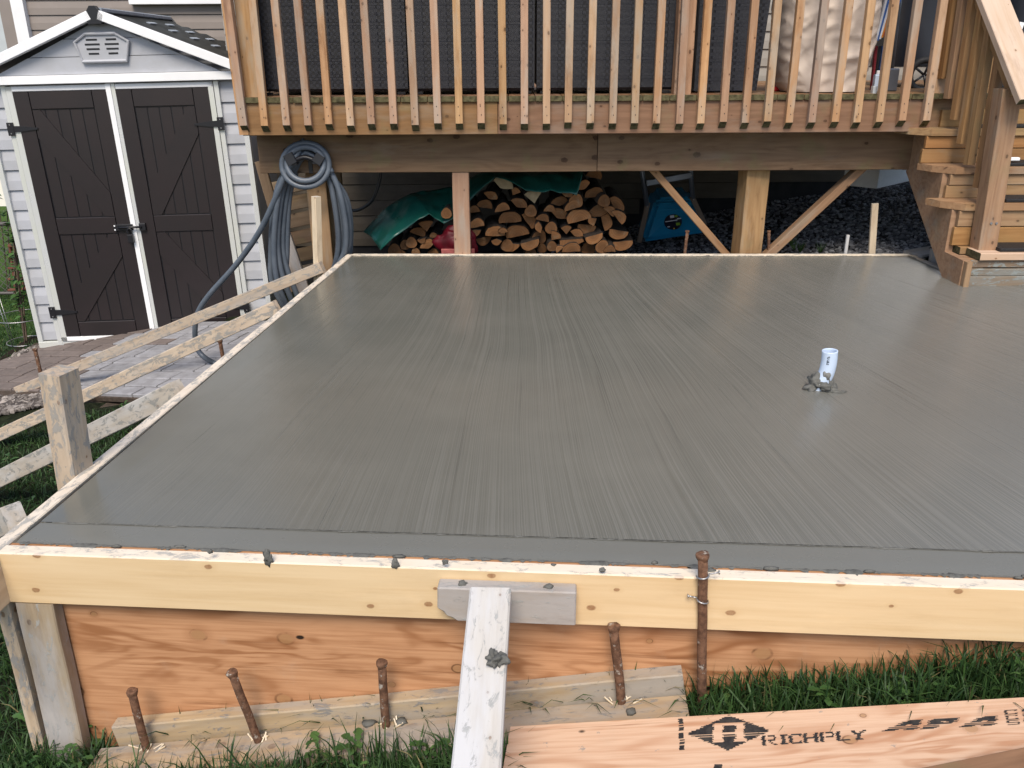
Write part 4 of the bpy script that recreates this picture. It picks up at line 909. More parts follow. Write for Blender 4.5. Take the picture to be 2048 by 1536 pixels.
# white tray seen between the stair balusters
c = aty(1962, 112, 5.5); box('plastic_tray', (c.x, 5.5, c.z), (.36, .25, .06), 'styro', None, None, .01, **T('white plastic tray on the deck behind the stair balusters', 'tray'))
box('side_table', (c.x, 5.52, (c.z + DZ) / 2 - .02), (.3, .22, c.z - DZ - .03), 'navy', None, None, .01, **T('dark low table under the white tray behind the stair balusters', 'table'))
c = aty(1754, 162, 4.95); jg = thing('jug', 'small pale plastic bottle on the deck right of the beige cover', 'bottle', (c.x, 4.95, DZ))
Mx = WM[jg.name]; box('bottle_body', (0, 0, .045), (.035, .03, .09), 'pvc', jg, Mx, .008); box('bottle_cap', (0, 0, .1), (.016, .016, .02), 'white', jg, Mx, .003)
c = aty(1748, 190, 4.75); g = box('clear_cup', (c.x + .0, 4.76, DZ + .012), (.022, .03, .05), 'glass', None, None, .004, **T('small clear glass on the deck edge below the striped chair', 'glass'))
c = aty(1780, 170, 5.0); box('plastic_crate', (c.x, 5.02, DZ + .06), (.06, .09, .12), 'alu', None, None, .006, **T('narrow gray crate on the deck beside the pale bottle', 'crate'))
c = aty(1558, 178, 5.1); box('red_toy', (c.x, 5.1, DZ + .012), (.09, .05, .022), 'red', None, None, .006, **T('small flat red plastic item on the deck left of the beige cover', 'plastic item'))

# ================================================================== UNDER THE DECK
def log_shape(kind, r):
    pts = []
    if kind == 'round': a0, a1 = 0, 360; n = 18
    elif kind == 'half': a0, a1 = 0, 180; n = 12
    elif kind == 'wedge': a0, a1 = 45, 135; n = 8
    elif kind == 'third': a0, a1 = 20, 160; n = 10
    else: a0, a1 = 30, 150; n = 8
    for i in range(n + (0 if kind == 'round' else 1)):
        a = R(a0 + (a1 - a0) * i / n); k = 1 + .07 * math.sin(a * 3 + r * 90) + random.uniform(-.03, .03)
        pts.append((r * k * math.cos(a), r * k * math.sin(a)))
    if kind == 'wedge': pts.append((random.uniform(-.1, .1) * r, -.12 * r))
    elif kind == 'third': pts += [(-.1 * r, -.05 * r), (.25 * r, .02 * r)]
    elif kind == 'half': pts += [(-.3 * r, -.04 * r + random.uniform(-.05, .05) * r), (.4 * r, random.uniform(-.06, .04) * r)]
    elif kind == 'tri': pts = [(-.9 * r, .35 * r), (.8 * r, .45 * r), (.9 * r, .25 * r), (.1 * r, -.1 * r), (-.5 * r, -.7 * r), (-.85 * r, -.5 * r)]
    return pts
def log_label(cx, cy, r, kind, rotd):
    rotd %= 360; size = 'large' if r > 19 else ('small' if r < 12.5 else 'medium')
    lie = {'round': 'round firewood log', 'wedge': 'firewood wedge', 'tri': 'flat splintered firewood slab'}.get(kind)
    if kind == 'half': lie = 'half firewood log flat side ' + ('down' if rotd < 35 or rotd > 325 else ('up' if 145 < rotd < 215 else 'sideways'))
    if kind == 'third': lie = 'blunt split firewood pointing ' + ('up' if 140 < rotd < 260 else ('sideways' if 60 < rotd <= 140 else 'down'))
    where = 'left of middle deck post' if cx < 905 else ('right of middle deck post' if cx < 1000 else ('below left tarp corner' if cx < 1075 else ('below right tarp flap' if cx < 1165 else 'at right stack end')))
    row = 'low' if cy > 475 else ('halfway up' if cy > 415 else 'high up')
    return f'{size} {lie}, {row}, {where}'
LOG_SEEN = {}
LOGS2 = [(180, 470, 95, 'wedge', -30), (240, 640, 120, 'third', -25), (140, 850, 150, 'half', 5), (370, 850, 120, 'half', -55), (580, 830, 92, 'half', -12), (570, 915, 85, 'third', 100), (240, 1040, 155, 'half', 12), (160, 1150, 100, 'half', 178), (400, 1110, 125, 'half', 195), (540, 1050, 92, 'round', 0), (575, 1205, 62, 'round', 0), (710, 1080, 115, 'wedge', -40), (710, 1180, 68, 'round', 0), (790, 790, 135, 'third', -25), (820, 620, 120, 'third', 8), (900, 500, 95, 'third', -20), (1040, 560, 90, 'round', 0), (1420, 560, 80, 'round', 0), (1480, 720, 90, 'half', -40), (700, 930, 80, 'round', 0), (420, 700, 80, 'round', 0), (680, 700, 80, 'half', 0), (1500, 1250, 80, 'half', 0), (1005, 665, 112, 'half', 18), (1080, 830, 160, 'half', 15), (1160, 390, 105, 'third', 30), (1285, 240, 105, 'half', -15), (1294, 500, 125, 'half', 5), (1320, 620, 160, 'third', 200), (1180, 890, 122, 'half', 172), (1310, 810, 100, 'wedge', 120), (1400, 840, 130, 'half', -75), (900, 1000, 100, 'wedge', 0), (1035, 1040, 100, 'third', -20), (980, 1160, 180, 'tri', 0), (1275, 1030, 118, 'half', 195), (1400, 1190, 92, 'round', 0), (1205, 1215, 92, 'round', 0), (1620, 960, 130, 'half', 170), (1670, 1110, 132, 'half', 185), (980, 1250, 120, 'half', 0), (40, 1000, 70, 'third', 0), (40, 690, 100, 'half', 10), (420, 1300, 90, 'half', 0), (820, 1230, 60, 'half', 40), (1560, 640, 130, 'half', -60), (1600, 800, 110, 'half', -50)]
LOGS1 = [(910, 960, 145, 'wedge', 5), (790, 1020, 115, 'half', -20), (615, 1160, 72, 'round', 0), (840, 1080, 62, 'half', 190), (940, 1200, 120, 'third', 20), (760, 1260, 62, 'round', 0), (1180, 730, 74, 'round', 0), (1560, 710, 88, 'half', 5), (1700, 650, 115, 'half', -10), (1770, 530, 112, 'third', -25), (1600, 910, 115, 'half', 8), (1560, 960, 90, 'half', 178), (1850, 1030, 140, 'half', 0), (1680, 1060, 110, 'half', 190), (1862, 1080, 85, 'third', 180), (2010, 1170, 90, 'round', 0), (470, 1230, 90, 'round', 0), (700, 1130, 80, 'round', 0), (1010, 1060, 70, 'half', 10), (560, 1290, 70, 'half', 0), (1000, 1300, 90, 'half', 0), (1940, 380, 60, 'wedge', 0)]
for (ox_, L_) in ((1000, LOGS2), (720, LOGS1)):
    for (x, y, r, k, a) in L_: LOG_SEEN.setdefault(log_label(ox_ + x / 6.827, 320 + y / 6.827, r / 6.827, k, a), []).append(ox_ + x / 6.827)
def unique_label(cx, cy, r, kind, rotd):
    l = log_label(cx, cy, r, kind, rotd); xs_ = sorted(LOG_SEEN.get(l, [cx]))
    if len(xs_) < 2: return l
    i = xs_.index(cx); return l + (', left one', ', right one')[i] if len(xs_) == 2 else l + (', leftmost one' if i == 0 else (', rightmost one' if i == len(xs_) - 1 else ', middle one'))
def make_log(cx, cy, r_px, kind, rotd, lab=None, pale=False, Y=None, L=.40):
    Y = Y if Y else 5.24 + random.uniform(-.05, .07); c = aty(cx, cy, Y); r = r_px / 1700 * 5.25
    sec = log_shape(kind, r); n = len(sec); a = R(rotd); sec = [(x * math.cos(a) - z * math.sin(a), x * math.sin(a) + z * math.cos(a)) for x, z in sec]
    yaw = random.uniform(-.09, .09)
    t = thing('firewood_log', lab or unique_label(cx, cy, r_px, kind, rotd), 'firewood log', c, yaw, group='firewood logs stacked under the deck')
    vs, fs = [], []; NS = 5
    for j in range(NS + 1):
        for (x, z) in sec: k = 1 + (random.uniform(-.03, .03) if 0 < j < NS else 0); vs.append((x * k, L * j / NS, z * k))
    for j in range(NS):
        for i in range(n): fs.append((j * n + i, j * n + (i + 1) % n, (j + 1) * n + (i + 1) % n, (j + 1) * n + i))
    fs.append(tuple(range((NS) * n, (NS + 1) * n)))
    link('bark', mesh('bark', vs, fs, M['bark']), t, WM[t.name].copy())
    fv = [(x * .97, 0, z * .97) for x, z in sec] + [(x * .95, -.003, z * .95) for x, z in sec]
    fs = [tuple(range(n, 2 * n))] + [(i, (i + 1) % n, n + (i + 1) % n, n + i) for i in range(n)]
    link('cut_face', mesh('cut_face', fv, fs, M['splitpale' if pale else 'split']), t, WM[t.name].copy())
for (x, y, r, k, a) in LOGS2: make_log(1000 + x / 6.827, 320 + y / 6.827, r * 1.07 / 6.827, k, a, unique_label(1000 + x / 6.827, 320 + y / 6.827, r / 6.827, k, a))
for (x, y, r, k, a) in LOGS1:
    if (x, y) == (1180, 730): make_log(720 + x / 6.827, 320 + y / 6.827, r / 6.827, k, a, 'round firewood log lying on the green tarp left of the middle deck post', Y=5.12)
    else: make_log(720 + x / 6.827, 320 + y / 6.827, r / 6.827, k, a)
make_log(1068, 404, 24, 'wedge', 8, 'pale wedge of firewood in the middle of the stack below the tarp', True, 5.2)
make_log(1003, 376, 22, 'third', -25, 'pale square ended firewood piece at the top of the stack', True, 5.2)
# green tarp draped over the stack
fr = [(760, 500), (785, 478), (805, 462), (835, 440), (858, 427), (872, 437), (888, 446), (905, 437), (925, 412), (940, 400), (965, 375), (990, 354), (1010, 359), (1030, 366), (1052, 380), (1070, 382), (1084, 384), (1100, 380), (1120, 384), (1138, 386), (1154, 390), (1165, 346)]
bk = [(727, 464), (745, 442), (765, 420), (790, 402), (815, 390), (840, 383), (862, 379), (885, 377), (905, 373), (925, 364), (945, 353), (965, 346), (985, 342), (1005, 340), (1030, 338), (1052, 338), (1070, 338), (1085, 340), (1102, 337), (1120, 336), (1140, 336), (1168, 334)]
vs, fs = [], []; NU, NV = 84, 14
for i in range(NU + 1):
    t = i / NU * (len(fr) - 1); k = min(int(t), len(fr) - 2); u = t - k
    f_ = (fr[k][0] * (1 - u) + fr[k + 1][0] * u, fr[k][1] * (1 - u) + fr[k + 1][1] * u); b_ = (bk[k][0] * (1 - u) + bk[k + 1][0] * u, bk[k][1] * (1 - u) + bk[k + 1][1] * u)
    A_, B_ = aty(f_[0], f_[1], 5.13), aty(b_[0], b_[1], 5.46)
    for j in range(NV + 1):
        v = j / NV; p = A_.lerp(B_, v); bulge = math.sin(v * math.pi) * .02
        p += Vector((0, 0, bulge)) + Vector((0, -1, .6)) * (.022 * mnoise.noise((p.x * 9, v * 3, 1)) + .010 * mnoise.noise((p.x * 26, v * 6, 4))); vs.append(p)
fs = [(i * (NV + 1) + j, (i + 1) * (NV + 1) + j, (i + 1) * (NV + 1) + j + 1, i * (NV + 1) + j + 1) for i in range(NU) for j in range(NV)]
tp_ = mesh('tarp', vs, fs, M['tarp'], None, True); tpo = link('tarp', tp_, None, None, **T('green plastic tarp draped over the firewood stack below the deck', 'tarp'))
md = tpo.modifiers.new('thick', 'SOLIDIFY'); md.thickness = .003
# red bag
rb = thing('plastic_bag', 'dark red plastic bag standing before the firewood behind the middle deck post', 'bag', aty(915, 505, 5.1))
lump('bag_body', aty(913, 490, 5.12), (.115, .05, .105), 'redbag', rb, 31, sub=4, rough=.22)
p_ = aty(906, 500, 5.07); box('bag_label', (p_.x + .03, 5.068, p_.z - .02), (.20, .012, .055), 'redlabel', rb, None, .003)
# blue tub under a step ladder
tub = thing('plastic_tub', 'upturned blue plastic tub with a round dark label on the gravel', 'tub', aty(1345, 478, 6.0))
q = [aty(1282, 487, 5.95), aty(1418, 466, 5.90), aty(1386, 395, 6.12), aty(1312, 397, 6.14)]
bk_ = Vector((.03, .42, .02))
vs = [p for p in q] + [p + bk_ for p in q]; import bmesh
bm = bmesh.new(); bv = [bm.verts.new(p) for p in vs]
for f_ in ((0, 1, 2, 3), (7, 6, 5, 4), (0, 4, 5, 1), (1, 5, 6, 2), (2, 6, 7, 3), (3, 7, 4, 0)): bm.faces.new([bv[i] for i in f_])
bmesh.ops.recalc_face_normals(bm, faces=bm.faces); bmesh.ops.bevel(bm, geom=bm.edges[:], offset=.035, segments=3, affect='EDGES')
me = bpy.data.meshes.new('tub_body'); bm.to_mesh(me); bm.free(); me.materials.append(M['blue']); link('tub_body', me, tub)
tx = (q[1] - q[0]).normalized(); tzv = ((q[2] + q[3]) / 2 - (q[0] + q[1]) / 2).normalized(); tn = tx.cross(tzv).normalized(); tzv = tn.cross(tx) * 1.0
if tn.y > 0: tn = -tn
fc_ = sum(q, Vector()) / 4
def onTub(x, y, d=.002):
    r_ = ray(x, y); o = fc_ + tn * d; t = (o - Vector((0, 0, EYE))).dot(tn) / r_.dot(tn); return Vector((0, 0, EYE)) + r_ * t
for k in range(3):
    a, b = onTub(1312, 402 + 9 * k, .002), onTub(1382, 399 + 9 * k, .002); board('tub_rib', a, b, .012, .012, 'blue', tub, upv=tn, ch=.004)
lc = onTub(1346, 444, .004); rad = .062; tzz = tx.cross(tn); tzz = tzz if tzz.z > 0 else -tzz
disc = [lc + tx * (rad * math.cos(6.283 * k / 32)) + tzz * (rad * math.sin(6.283 * k / 32)) for k in range(32)]
lbl = link('round_label', mesh('round_label', disc + [p + tn * .0015 for p in disc], [tuple(range(32, 64))] + [(k, (k + 1) % 32, 32 + (k + 1) % 32, 32 + k) for k in range(32)], M['sticker']), tub)
def patch(nm, u0, u1, v0, v1, mt):
    e = lc + tn * .0026; vs = [e + tx * (u * rad) + tzz * (v * rad) for u, v in ((u0, v0), (u1, v0), (u1, v1), (u0, v1))]; link(nm, mesh(nm, vs, [(0, 1, 2, 3)], M[mt]), lbl, None)
patch('label_print', -.25, .22, .52, .86, 'stwhite'); patch('label_print', .27, .6, .55, .8, 'stgreen'); patch('label_print', -.85, .5, .1, .2, 'stwhite'); patch('label_print', .5, .95, .22, .36, 'stwhite'); patch('label_print', .3, .75, -.55, -.2, 'stgreen'); patch('label_print', -.7, -.42, -.6, -.48, 'stwhite'); patch('label_print', -.06, .08, -.95, -.8, 'styellow')
lad = thing('step_ladder', 'gray step ladder standing over the blue tub below the deck', 'ladder', aty(1340, 480, 5.95))
a, b = aty(1283, 335, 5.9), aty(1294, 412, 5.87); c, d = aty(1380, 335, 5.9), aty(1386, 398, 5.87)
for u, v_ in ((a, b), (c, d)): tube('ladder_rail', [u + (u - v_) * 1.6, u, v_], .017, 'alu', lad)
e, f_ = aty(1293, 366, 5.88), aty(1382, 350, 5.88); board('ladder_step', e, f_, .03, .04, 'alu', lad)
board('ladder_step', e + Vector((0, 0, .27)), f_ + Vector((0, 0, .27)), .03, .04, 'alu', lad)
for u, v_, g_ in ((b, aty(1278, 485, 5.83), 0), (d, aty(1410, 450, 5.83), 0)): board('ladder_leg', u - (v_ - u) * .1, v_, .035, .02, 'ladwood', lad, upv=(0, -1, 0))
for u in (b, d, e, f_): lump('rivet', u + Vector((0, -.018, 0)), (.006, .004, .006), 'nail', lad, 1, sub=1, rough=0)
# white block on the gravel
c0 = aty(1757, 357, 5.80); c1 = aty(1833, 352, 6.22); fd = Vector((c1.x - c0.x, c1.y - c0.y, 0)).normalized(); fnrm = Vector((fd.y, -fd.x, 0)); Lb = (Vector((c1.x, c1.y, 0)) - Vector((c0.x, c0.y, 0))).length; mid = Vector(((c0.x + c1.x) / 2, (c0.y + c1.y) / 2, c0.z + .005)) - fnrm * .12
board('foam_block', mid - fd * Lb / 2, mid + fd * Lb / 2, .24, .145, 'styro', None, ch=.004, **T('white block on the gravel below the right end of the deck beam', 'white block'))
# cable hanging below the deck
cbp = spline([aty(762, 335, 5.2), aty(758, 365, 5.22), aty(745, 400, 5.25), aty(722, 418, 5.3), aty(700, 420, 5.35), aty(680, 405, 5.4)], 6); tube('hanging_cable', cbp, .010, 'black', None, None and 0 or 8, **T('black cable drooping below the deck left of the tarp', 'cable'))
# leaning pallet with a gray diagonal plank
pal = thing('wooden_pallet', 'dark weathered pallet leaning below the left end of the deck behind the hose', 'pallet', aty(600, 520, 5.6))
for k in range(6):
    a, b = aty(540 + k * 8, 380 + k * 34, 5.62), aty(650 + k * 6, 358 + k * 34, 5.66); board('slat', a, b, .09, .018, 'beam', pal, upv=(0, -1, .2))
for (xa_, ya_, xb_, yb_) in ((545, 380, 590, 580), (640, 360, 690, 560)): board('pallet_rail', aty(xa_, ya_, 5.68), aty(xb_, yb_, 5.68), .04, .09, 'beam', pal, upv=(0, -1, 0))
a, b = aty(562, 455, 5.3), aty(612, 600, 5.2); board('leaning_board', a - (b - a) * .05, b + (b - a) * .3, .09, .03, 'gray', None, upv=(0, -1, .2), **T('gray board leaning behind the hanging hose loops', 'board'))
a, b = aty(526, 345, 5.3), aty(548, 420, 5.3); board('leaning_board', a - (b - a) * .3, b + (b - a) * 1.2, .06, .03, 'beam', None, upv=(0, -1, .2), **T('thin dark board slanting below the left end of the deck beam', 'board'))

# ------------------------------------------------------------------ hose on its hanger
hz = 4.86; hs = thing('garden_hose', 'gray hose hung in coils on the deck beam with its end trailing over the pavers', 'hose', aty(612, 330, hz))
def hpt(x, y, Y=hz): return aty(x, y, Y)
rh = .0165
for k, (cx, cy, rx, ry) in enumerate(((611, 330, 47, 44), (611, 328, 37, 34))):
    pts = [hpt(cx + rx * math.cos(a), cy - ry * math.sin(a), hz - .02 - .012 * k - .03 * max(0, -math.sin(a))) for a in [6.283 * i / 28 for i in range(28)]]
    tube('hose_coil', pts, rh, 'hose', hs, 10, True)
loops = [(573, 556, 548, 560, 622, 640, 690, 683, 655, 300, 0), (580, 562, 556, 575, 628, 650, 676, 668, 648, 305, .02), (588, 572, 566, 590, 635, 665, 684, 675, 650, 297, .045), (592, 578, 574, 575, 620, 660, 697, 690, 640, 310, .06), (570, 550, 542, 550, 640, 680, 700, 694, 645, 302, .08)]
for (a1, a2, a3, a4, bt_, b2, b3, b4, b5, tpy, dy) in loops:
    P_ = [hpt(612, tpy + 4, hz + dy), hpt(a1, 345, hz + dy), hpt(a2, 400, hz + dy), hpt(a3, 500, hz + dy + .03), hpt(a4, 580, hz + dy + .04), hpt((a4 + b2) / 2, bt_ + 20, hz + dy + .08), hpt(b2, 580, hz + dy + .06), hpt(b3, 500, hz + dy + .05), hpt(b4, 400, hz + dy), hpt(b5, 335, hz + dy)]
    tube('hose_coil', spline(P_ + [P_[0]], 7)[:-1], rh, 'hose', hs, 10, True)
tail = spline([hpt(600, 300, 4.85), hpt(575, 340, 4.83), hpt(545, 410, 4.86), hpt(515, 470, 4.92), hpt(470, 532, 5.0), hpt(420, 588, 5.05), hpt(396, 625, 5.08), hpt(390, 660, 5.08), hpt(394, 695, 5.08), hpt(408, 714, 5.05), atg(432, 728, .02), atg(452, 742, .018), atg(470, 765, .018)], 7)
tube('hose_tail', tail, rh, 'hose', hs, 12)
tube('hose_tail', spline([hpt(605, 280, 4.9), hpt(615, 292, 4.87), hpt(640, 305, 4.85), hpt(665, 345, 4.84)], 6), rh * .8, 'hose', hs, 8)
hg = thing('hose_hanger', 'black two armed hose hanger screwed to the deck beam', 'hose hanger', aty(612, 320, BY - .03))
for (x0_, y0_, x1_, y1_) in ((575, 308, 586, 328), (642, 310, 632, 326)):
    a, b = aty(x0_, y0_, hz - .05), aty(x1_, y1_, hz - .055); a2 = Vector((b.x, BY - .03, b.z)); board('hanger_arm', a, b, .055, .016, 'black', hg, upv=(0, -1, 0), ch=.006); board('hanger_bracket', b, a2, .04, .012, 'black', hg)
a, b = aty(587, 322, hz - .03), aty(632, 322, hz - .03); tube('hanger_bar', spline([a, (a + b) / 2 + Vector((0, 0, .02)), b], 5), .014, 'black', hg)
box('hanger_plate', (aty(621, 330, BY - .032).x, BY - .033, aty(621, 333, BY).z), (.022, .008, .07), 'black', hg)

# ================================================================== SHED
sh = thing('garden_shed', 'pale vinyl garden shed with brown double doors and white trim', 'shed', (-2.775, 6.33, -1.0), R(2.2), rot=Matrix.Rotation(R(2.2), 4, 'Z') @ Matrix.Rotation(R(-1.0), 4, 'Y'))
Mh = WM[sh.name]
HW, HH, DEP = .915, 1.93, 1.35
def sbox(n_, x0, x1, y0, y1, z0, z1, mat, par=None, ch=.003, **k): return box(n_, ((x0 + x1) / 2, (y0 + y1) / 2, (z0 + z1) / 2), (x1 - x0, y1 - y0, z1 - z0), mat, par or sh, Mh, ch, **k)
# carcass
sbox('wall_core', -HW + .02, HW - .02, .05, DEP, .02, HH - .02, 'black')
vs, fs = extrude([(-HW + .02, HH - .02), (HW - .02, HH - .02), (0, HH + .36)], .05, DEP, 'y'); link('gable_core', mesh('gable_core', vs, fs, M['shedwall']), sh, Mh.copy())
siding(sh, -HW + .035, -.765, .045, HH - .01, .144, 'shedwall', .05, 'wall_panel', None, Mh, .02)
siding(sh, .745, HW - .03, .045, HH - .01, .144, 'shedwall', .05, 'wall_panel', None, Mh, .02)
siding(sh, .0, .0, .0, .0, .1, 'shedwall', .05)
for s_ in (-1, 1):
    sbox('corner_trim', s_ * HW - (.0 if s_ < 0 else .035), s_ * HW + (.035 if s_ < 0 else 0), .012, .06, 0, HH, 'trimw')
    sbox('door_jamb', *((-.765, -.733) if s_ < 0 else (.713, .745)), .008, .06, 0, HH - .01, 'trimw')
sbox('sill_rail', -HW, HW, .010, .05, -.012, .038, 'trimw')
sbox('header_beam', -HW - .06, HW + .06, -.03, .05, HH - .005, HH + .052, 'white')
# side wall (right), seen as a thin strip
sbox('side_wall', HW - .02, HW, .06, DEP, .02, HH, 'shedwall')
# gable panels and vent
for k in range(3):
    z0_, z1_ = HH + .055 + k * .115, HH + .055 + (k + 1) * .115 - .004
    xa_ = lambda z: (HH + .40 - z) / .40 * .90
    if k == 2: z1_ = HH + .398
    vs, fs = extrude([(-xa_(z0_), z0_), (xa_(z0_), z0_), (max(.01, xa_(z1_)), z1_), (-max(.01, xa_(z1_)), z1_)], .0 + .003 * k, .05, 'y'); link('gable_panel', mesh('gable_panel', vs, fs, M['shedwall']), sh, Mh.copy())
vent = link('vent', mesh('vent', *extrude([(-.155, HH + .135), (.155, HH + .135), (.185, HH + .26), (.10, HH + .315), (-.10, HH + .315), (-.185, HH + .26)], -.016, .03, 'y'), M['shedwall']), sh, Mh.copy())
rim = [(-.150, HH + .135), (.150, HH + .135), (.182, HH + .26), (.10, HH + .312), (-.10, HH + .312), (-.182, HH + .26)]
tube('vent_rim', [Mh @ Vector((x_, -.018, z_)) for x_, z_ in rim], .012, 'shedwall', vent, 8, True, False)
for r_, (w_, zz) in enumerate(((.075, .275), (.10, .245), (.088, .215), (.07, .185))):
    for s_ in (-1, 1): sbox('vent_slot', s_ * .065 - w_ / 2 + (.005 if s_ > 0 else 0), s_ * .065 + w_ / 2, -.0185, -.012, HH + zz - .006, HH + zz + .006, 'black', vent, .001)
# roof: rake trims, two ribbed panels, ridge
ap = Vector((0, 0, HH + .415)); ev = .98; ez = HH + .03
for s_ in (-1, 1):
    board('rake_trim', Mh @ Vector((s_ * ev, -.05, ez + .02)), Mh @ Vector((s_ * .03, -.05, ap.z + .012)), .05, .06, 'white', sh, upv=Mh.to_3x3() @ Vector((s_ * .3, 0, 1)))
    slope = (Vector((s_ * ev, 0, ez)) - Vector((0, 0, ap.z))); nrm_ = Vector((s_ * .39, 0, 1)).normalized()
    for k in range(7):
        a = Vector((0, 0, ap.z)) + slope * ((k + .08) / 7); b = Vector((0, 0, ap.z)) + slope * ((k + 1.0) / 7); mid = (a + b) / 2 + nrm_ * .02
        wd = (b - a).length; board('roof_panel', Mh @ (mid + Vector((0, -.02, 0))), Mh @ (mid + Vector((0, DEP + .05, 0))), wd * .98, .02, 'roof', sh, upv=Mh.to_3x3() @ (nrm_ + Vector((s_ * .16, 0, 0))), ch=.006)
        if s_ > 0 and k > 0:
            for q_ in (.45, .85):
                yy = q_ + .03 * k; aa = a + nrm_ * .040 + Vector((0, yy, 0)); board('panel_strip', Mh @ aa, Mh @ (aa + Vector((.02, .10, 0))), .03, .006, 'ridge', sh, upv=Mh.to_3x3() @ nrm_)  # short gray strips laid on the right roof panels
board('ridge_cap', Mh @ Vector((0, -.03, ap.z + .045)), Mh @ Vector((0, DEP + .05, ap.z + .045)), .09, .03, 'ridge', sh, upv=Mh.to_3x3() @ Vector((0, 0, 1)), ch=.012)
for i_, yy in enumerate((-.075, DEP + .05)):
    vs, fs = extrude([(-.045, HH + .372), (.045, HH + .372), (.062, HH + .425), (.018, HH + .485), (-.018, HH + .485), (-.062, HH + .425)], yy, yy + .05, 'y'); link('ridge_end', mesh('ridge_end', vs, fs, M['black']), sh, Mh.copy())
# doors
for s_, x0_, x1_ in ((-1, -.729, -.037), (1, .03, .709)):
    dr = sbox('door', x0_, x1_, .014, .035, .055, HH - .05, 'black'); 
    zt_, zb_ = HH - .05, .055
    sbox('door_frame', x0_ - .0, x1_, .002, .03, zt_, zt_ + .035, 'white', dr); sbox('door_frame', x0_, x1_, .002, .03, .04, .075, 'white', dr)
    e0_, e1_ = (x0_, x0_ + .042) if s_ < 0 else (x1_ - .036, x1_)
    sbox('door_frame', e0_, e1_, .002, .03, .04, zt_ + .035, 'trimw', dr)
    if s_ < 0: i0, i1 = x0_ + .044, x1_ - .0
    else: i0, i1 = x0_ + .0, x1_ - .038
    sw = .105; yo = (.0, .02)
    zb2, zt2 = .078, zt_ - .002; g = .0065
    s1 = (i0, i0 + sw); s2 = (i1 - sw, i1)
    if s_ < 0: s2 = (i1 - .10, i1 - .0)
    for a_, b_ in (s1, s2): sbox('stile', a_, b_, *yo, zb2, zt2, 'door', dr)
    j0, j1 = s1[1] + g, s2[0] - g
    zm = .93
    for z0_, z1_ in ((zb2, zb2 + .113), (zm - .060, zm + .060), (zt2 - .118, zt2)): sbox('rail', j0, j1, *yo, z0_, z1_, 'door', dr)
    # vertical boards behind
    nb_ = 5
    for z0_, z1_ in ((zb2 + .119, zm - .066), (zm + .066, zt2 - .124)):
        for k in range(nb_): wq = (j1 - j0) / nb_; sbox('panel_board', j0 + wq * k + .0045, j0 + wq * (k + 1) - .0045, .009, .02, z0_, z1_, 'door', dr, .002)
    # diagonal braces: upper and lower, meeting at the middle rail
    for up_ in (1, 0):
        z0_, z1_ = (zm + .066, zt2 - .124) if up_ else (zb2 + .119, zm - .066); bw = .15
        inner, outer = (j1, j0) if s_ < 0 else (j0, j1)
        zi, zo = (z0_, z1_) if up_ else (z1_, z0_); sg = 1 if up_ else -1
        # a band from the outer far corner to the inner corner at the middle rail
        poly_ = [(outer, zo), (outer + (inner - outer) * .12, zo), (inner, zi + sg * .17), (inner, zi), (outer + (inner - outer) * .85, zi), (outer, zo - sg * .19)]
        vs, fs = extrude(poly_, .0012, .02, 'y'); link('diagonal_brace', mesh('diagonal_brace', vs, fs, M['door']), dr, Mh.copy())
    # strap hinges
    hx = (x0_ - .02) if s_ < 0 else (x1_ + .02)
    for hz_, ln in ((HH - .30, .19), (.275, .19)):
        hn = sbox('hinge', hx - .022, hx + .022, -.010, .004, hz_ - .045, hz_ + .045, 'black', dr)
        sg = 1 if s_ < 0 else -1; vs, fs = extrude([(hx, hz_ - .022), (hx + sg * .06, hz_ - .02), (hx + sg * ln * .98, hz_ - .006), (hx + sg * ln, hz_), (hx + sg * ln * .98, hz_ + .006), (hx + sg * .06, hz_ + .02), (hx, hz_ + .022)], -.008, .003, 'y'); link('hinge_strap', mesh('hinge_strap', vs, fs, M['black']), hn, Mh.copy())
        for q_ in (-.03, .03):
            sbox('hinge_screw', hx - .004, hx + .004, -.0125, -.009, hz_ + q_ - .004, hz_ + q_ + .004, 'nail', hn, .001)
sbox('center_post', -.035, .0, -.006, .03, .05, HH - .01, 'white'); sbox('center_post', .002, .028, -.002, .03, .05, HH - .01, 'trimw')
bl = sbox('bolt_latch', -.155, -.02, -.022, .004, .89, .935, 'black'); Mx = Mh
tube('latch_bar', [Mh @ Vector((-.12, -.03, .915)), Mh @ Vector((.05, -.03, .915))], .008, 'black', bl); sbox('latch_keeper', .03, .075, -.024, .004, .885, .94, 'black', bl, .01)
lk = sbox('padlock_body', -.062, -.022, -.040, -.018, .80, .862, 'black', bl, .012); tube('padlock_shackle', spline([Mh @ Vector((-.058, -.03, .855)), Mh @ Vector((-.056, -.03, .90)), Mh @ Vector((-.03, -.03, .90)), Mh @ Vector((-.028, -.03, .855))], 4), .006, 'black', bl)
for q_ in ((-.148, .927), (-.148, .898)): sbox('latch_screw', q_[0] - .005, q_[0] + .005, -.026, -.02, q_[1] - .005, q_[1] + .005, 'white', bl, .001)
# timber skids and blocks under it
board('skid', Mh @ Vector((-.86, .05, -.035)), Mh @ Vector((HW, .05, -.035)), .05, .045, 'deck', sh)
board('skid', Mh @ Vector((-.5, .0, -.075)), Mh @ Vector((HW, .0, -.075)), .06, .04, 'gray', sh)

